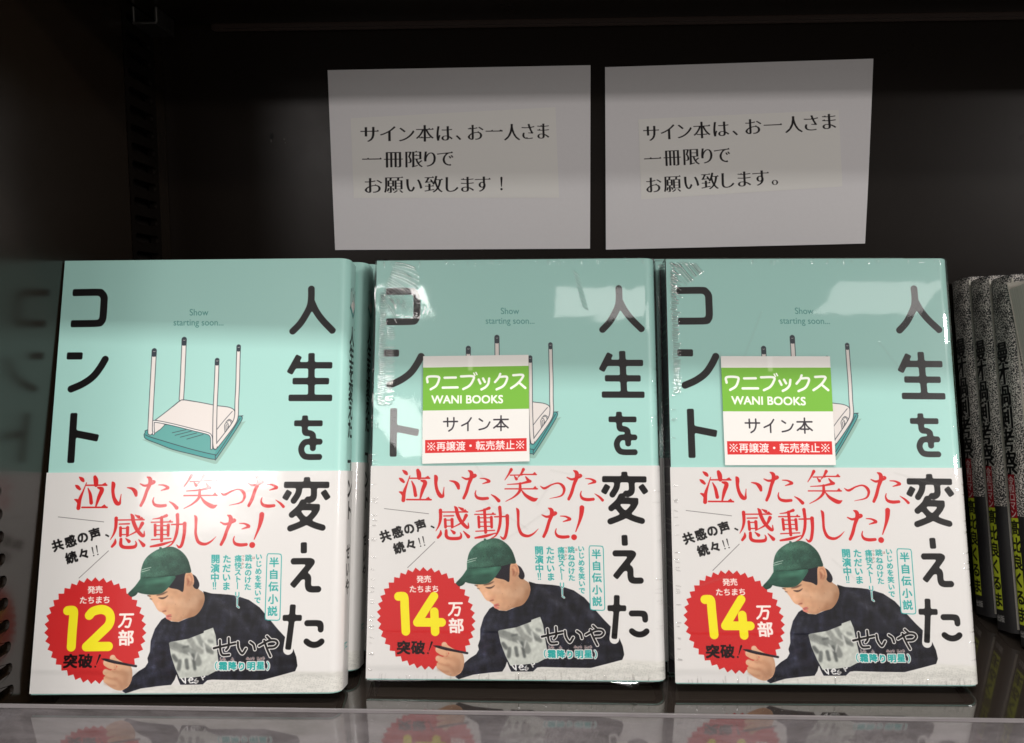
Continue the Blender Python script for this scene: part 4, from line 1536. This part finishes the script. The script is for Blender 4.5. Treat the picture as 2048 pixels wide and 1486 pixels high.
def wrap_sheet(name, w, t, h0, h1, off, r=RC, th=.35, Lc=CW, Hc=H, nz=1, left=False, du=0.0, lip=0.0):
    """paper wrapped round the book; outer face printed, inner face plain"""
    po, s = profile(w, t, r, off)
    pi_, _ = profile(w, t, r, off - th)
    V, F, UV, MI = [], [], {}, []
    n = len(po)
    for q_ in (po, pi_):
        q_[0] = (-lip, q_[0][1])
        q_[-1] = (-lip, q_[-1][1])
    zs = [h0 + (h1 - h0) * k / nz for k in range(nz + 1)]
    for prof in (po, pi_):
        for z in zs:
            for x, y in prof:
                V.append(((w - x if left else x) * mm, y * mm, z * mm))
    m = n * (nz + 1)

    def uvp(k, z):
        u = (s[k] + du) / Lc
        if left:
            u = 1 - (s[k] + du) / Lc       # spine print sits at the left end of the canvas
        return (u, z / Hc)
    flip = left
    for j in range(nz):
        for k in range(n - 1):
            a = j * n + k
            f = (a, a + 1, a + n + 1, a + n)
            uv = [uvp(k, zs[j]), uvp(k + 1, zs[j]), uvp(k + 1, zs[j + 1]), uvp(k, zs[j + 1])]
            if flip:
                f, uv = f[::-1], uv[::-1]
            UV[len(F)] = uv
            F.append(f)
            MI.append(0 if s[k] < Lc - 1 else 1)
            g = (m + a, m + a + n, m + a + n + 1, m + a + 1)
            F.append(g[::-1] if flip else g)
            MI.append(1)
    for k in range(n - 1):
        a = k
        F.append((a, m + a, m + a + 1, a + 1)); MI.append(1)
        a = nz * n + k
        F.append((a, a + 1, m + a + 1, m + a)); MI.append(1)
    for k in (0, n - 1):
        for j in range(nz):
            a = j * n + k
            F.append((a, a + n, m + a + n, m + a)); MI.append(1)
    me = mesh_pd(name, V, F)
    uvl = me.uv_layers.new(name='UVMap')
    for fi, p in enumerate(me.polygons):
        p.material_index = MI[fi]
        if fi in UV:
            for li, uv in zip(p.loop_indices, UV[fi]):
                uvl.data[li].uv = uv
    # smooth only the outer sheet round the spine
    for fi, p in enumerate(me.polygons):
        p.use_smooth = MI[fi] == 0 or abs(p.normal.z) < .5
    me.set_sharp_from_angle(angle=math.radians(40))
    return me


def film_shell(name):
    """closed shrink-film bag round a whole book"""
    o = .68
    po, s = profile(W, T, RC, o, 6)
    po = [(-o, -o)] + po[1:-1] + [(-o, T + o)]
    n = len(po)
    zs = [-.4, .6, H * .5, H - .6, H + .4]
    V, F = [], []
    for zi, z in enumerate(zs):
        k = .25 if zi in (0, 4) else 0
        for x, y in po:
            V.append(((x + (W / 2 - x) * k * .02) * mm, (y + (T / 2 - y) * k * .1) * mm, z * mm))
    for j in range(len(zs) - 1):
        for i in range(n):
            i2 = (i + 1) % n
            F.append((j * n + i, j * n + i2, (j + 1) * n + i2, (j + 1) * n + i))
    F.append(tuple(range(n))[::-1])
    F.append(tuple((len(zs) - 1) * n + i for i in range(n)))
    me = mesh_pd(name, V, F)
    uvl = me.uv_layers.new(name='UVMap')
    for lp in me.loops:
        c = me.vertices[lp.vertex_index].co
        uvl.data[lp.index].uv = (c.x / (W * mm), c.z / (H * mm))
    return me


def place(x, y, yaw, lean, t=T, roll=0.0):
    R = Matrix.Rotation(math.radians(yaw), 4, 'Z') @ Matrix.Rotation(-math.radians(lean), 4, 'X') @ Matrix.Rotation(math.radians(roll), 4, 'Y')
    z = t * mm * math.sin(math.radians(lean)) + .0004
    return Matrix.Translation((x, y, z)) @ R


JM = wrap_sheet('jacket', W, T, 0, H, 0.0)
BANDTOP = H - bt_mm
OB = wrap_sheet('paper_band', W + .15, T, .55, BANDTOP, .46, lip=.45)
PB = box('page_block', (.003, .0032, .003), ((W - 3.2) * mm, (T - 3.2) * mm, (H - 3) * mm))
BD = wrap_sheet('cover_board', W - 1.0, T - .8, .8, H - .8, -.1, r=RC - .4, th=2.2)
for v in BD.vertices:
    v.co.y += .0004
SHELL = film_shell('shrink_wrap')


def teal_book(label, band, film=None, group='teal jacketed books', flabel=None):
    t = empty('jacketed_book', label, 'book', group)
    link('jacket', JM.copy(), [M_jacket, M_teal], t)
    link('paper_band', OB.copy(), [band, M_white], t)
    link('page_block', PB.copy(), M_pages, t)
    link('cover_board', BD.copy(), [M_board, M_board], t)
    if film is not None:
        link('shrink_wrap', SHELL.copy(), film, t)
    return t


bL = teal_book('teal book at the front of the left stack, without film, band badge reading 12', M_band12)
bL.matrix_world = place(-.21319, .30359, 1.36, 13.44, roll=-.37)
bM = teal_book('film-wrapped teal book at the front of the middle stack with a glare at its left', M_band14, M_film1)
bM.matrix_world = place(-.07465, .32086, .12, 13.02, roll=-.27)
bR = teal_book('film-wrapped teal book at the front of the right stack, next to the grey patterned books', M_band14, M_film2)
bR.matrix_world = place(.0597, .32096, .79, 12.87, roll=.08)

# stickers on the film (quad in mm of the front face: x from the left, z from the foot)
cM = homography([(752, 521), (1308, 518), (1334, 1365), (737, 1357)], [(0, H), (W, H), (W, 0), (0, 0)])
cR = homography([(1333, 521), (1898, 515), (1962, 1372), (1352, 1368)], [(0, H), (W, H), (W, 0), (0, 0)])
for book, hm, quad in ((bM, cM, [(846.1, 712.9), (1056, 711), (1059.3, 923.6), (845.3, 927.4)]), (bR, cR, [(1440.9, 714), (1658, 713), (1669.3, 929.9), (1449.1, 931.1)])):
    q = [tuple(float(c) * mm for c in hm(*p)) for p in quad]
    me = sheet(q, -.00088, nx=10, nz=10, bulge=.0001, corner=.0004, th=.00012, name='sticker')
    link('sticker', me, M_sticker, book)

# crumpled tail of film below the middle book
V = [(.1115, -.0006, -.0002), (.1185, -.0006, -.0002), (.1225, -.0006, -.0001), (.1178, -.0015, -.0012), (.1160, -.0014, -.0022), (.1140, -.0010, -.0008), (.1165, -.0022, -.0008), (.1060, -.0006, -.0002)]
link('film_tail', mesh_pd('film_tail', V, [(0, 5, 6, 1), (5, 4, 6), (1, 6, 3), (6, 4, 3), (1, 3, 2), (7, 4, 5, 0)]), M_tail, bM)

# the books behind, each leaning on the next
def behind(src, dx, dy, lab, dyaw=0.0, dl=0.0, skip=('sticker', 'film_tail'), x0=0, y0=0, yaw=0, lean=12.8, h=0.0):
    c = copy_tree(src, None, skip)
    c['label'] = lab
    c.matrix_world = place(x0 + dx, y0 + dy, yaw + dyaw, lean + dl)
    c.location.z += h
    return c


behind(bL, .0022, .0222, 'second teal book of the left stack, its spine showing right of the front one', x0=-.21319, y0=.30359, yaw=1.0, lean=13.4)
behind(bL, .0038, .0424, 'third teal book of the left stack, rearmost spine beside the middle stack', x0=-.21319, y0=.30359, yaw=.8, lean=13.4)
behind(bM, .0006, .0205, 'film-wrapped teal book directly behind the middle front book', x0=-.07465, y0=.32086, yaw=.12, lean=13)
behind(bM, .0010, .0410, 'film-wrapped teal book third from the front in the middle stack', x0=-.07465, y0=.32086, yaw=.12, lean=13)
behind(bR, -.0016, .0205, 'film-wrapped teal book behind the right front book, its left edge just showing', x0=.0597, y0=.32096, yaw=.7)
behind(bR, .0008, .0410, 'film-wrapped teal book at the rear of the right stack, top edge sticking up', x0=.0597, y0=.32096, yaw=.6, h=.0022)

# grey patterned books with their spines at the left
GH = 182.0
GJ = wrap_sheet('cover', 131, GT, 0, GH, 0.0, r=5.5, Lc=131 + GT, Hc=GH, left=True)
# arc lengths: front from the free edge, spine last
GP = box('page_block', (.0022, .0006, .002), (.1285, (GT - .6) * mm, (GH - 2) * mm))


def grey_book(label, mat):
    t = empty('patterned_book', label, 'book', 'grey patterned books at the right end')
    link('cover', GJ.copy(), [M_greycover, M_board], t)
    link('page_block', GP.copy(), M_pages, t)
    t.matrix_world = mat
    return t


g1 = grey_book('grey comic-patterned book, rearmost spine beside the right teal stack', place(.2355, .3945, .3, 13, GT))
g2 = copy_tree(g1)
g2['label'] = 'grey comic-patterned book, middle spine of the three, black band and lime strip'
g2.matrix_world = place(.2352, .3750, .2, 13, GT)
g3 = copy_tree(g1)
g3['label'] = 'grey comic-patterned book, nearest spine of the three, just behind the turned one'
g3.matrix_world = place(.2350, .3555, .1, 13, GT)

# the front one is turned so that its page edges show
g4 = empty('patterned_book', 'grey comic-patterned book turned with its pale page edges outward, frontmost and tilted', 'book', 'grey patterned books at the right end')
G4 = wrap_sheet('cover', 131, GT, 0, GH, 0.0, r=5.5, Lc=131 + GT, Hc=GH, left=False)
link('cover', G4, [M_greycover, M_pages], g4)
link('page_block', box('page_block', (.0004, .0009, .002), (.126, (GT - .5) * mm, (GH - 3.5) * mm)), M_pages, g4)
link('flap', box('flap', (-.0002, .00036, .0008), (.07, .0009, (GH - .8) * mm)), M_lime, g4)
g4.matrix_world = place(.2525, .3360, 0, 13, GT, roll=-6.0)
g4.location.z += .0005

for o in list(bpy.data.objects):
    if o.type == 'MESH' and o.name.startswith('glyphs'):
        bpy.data.objects.remove(o)
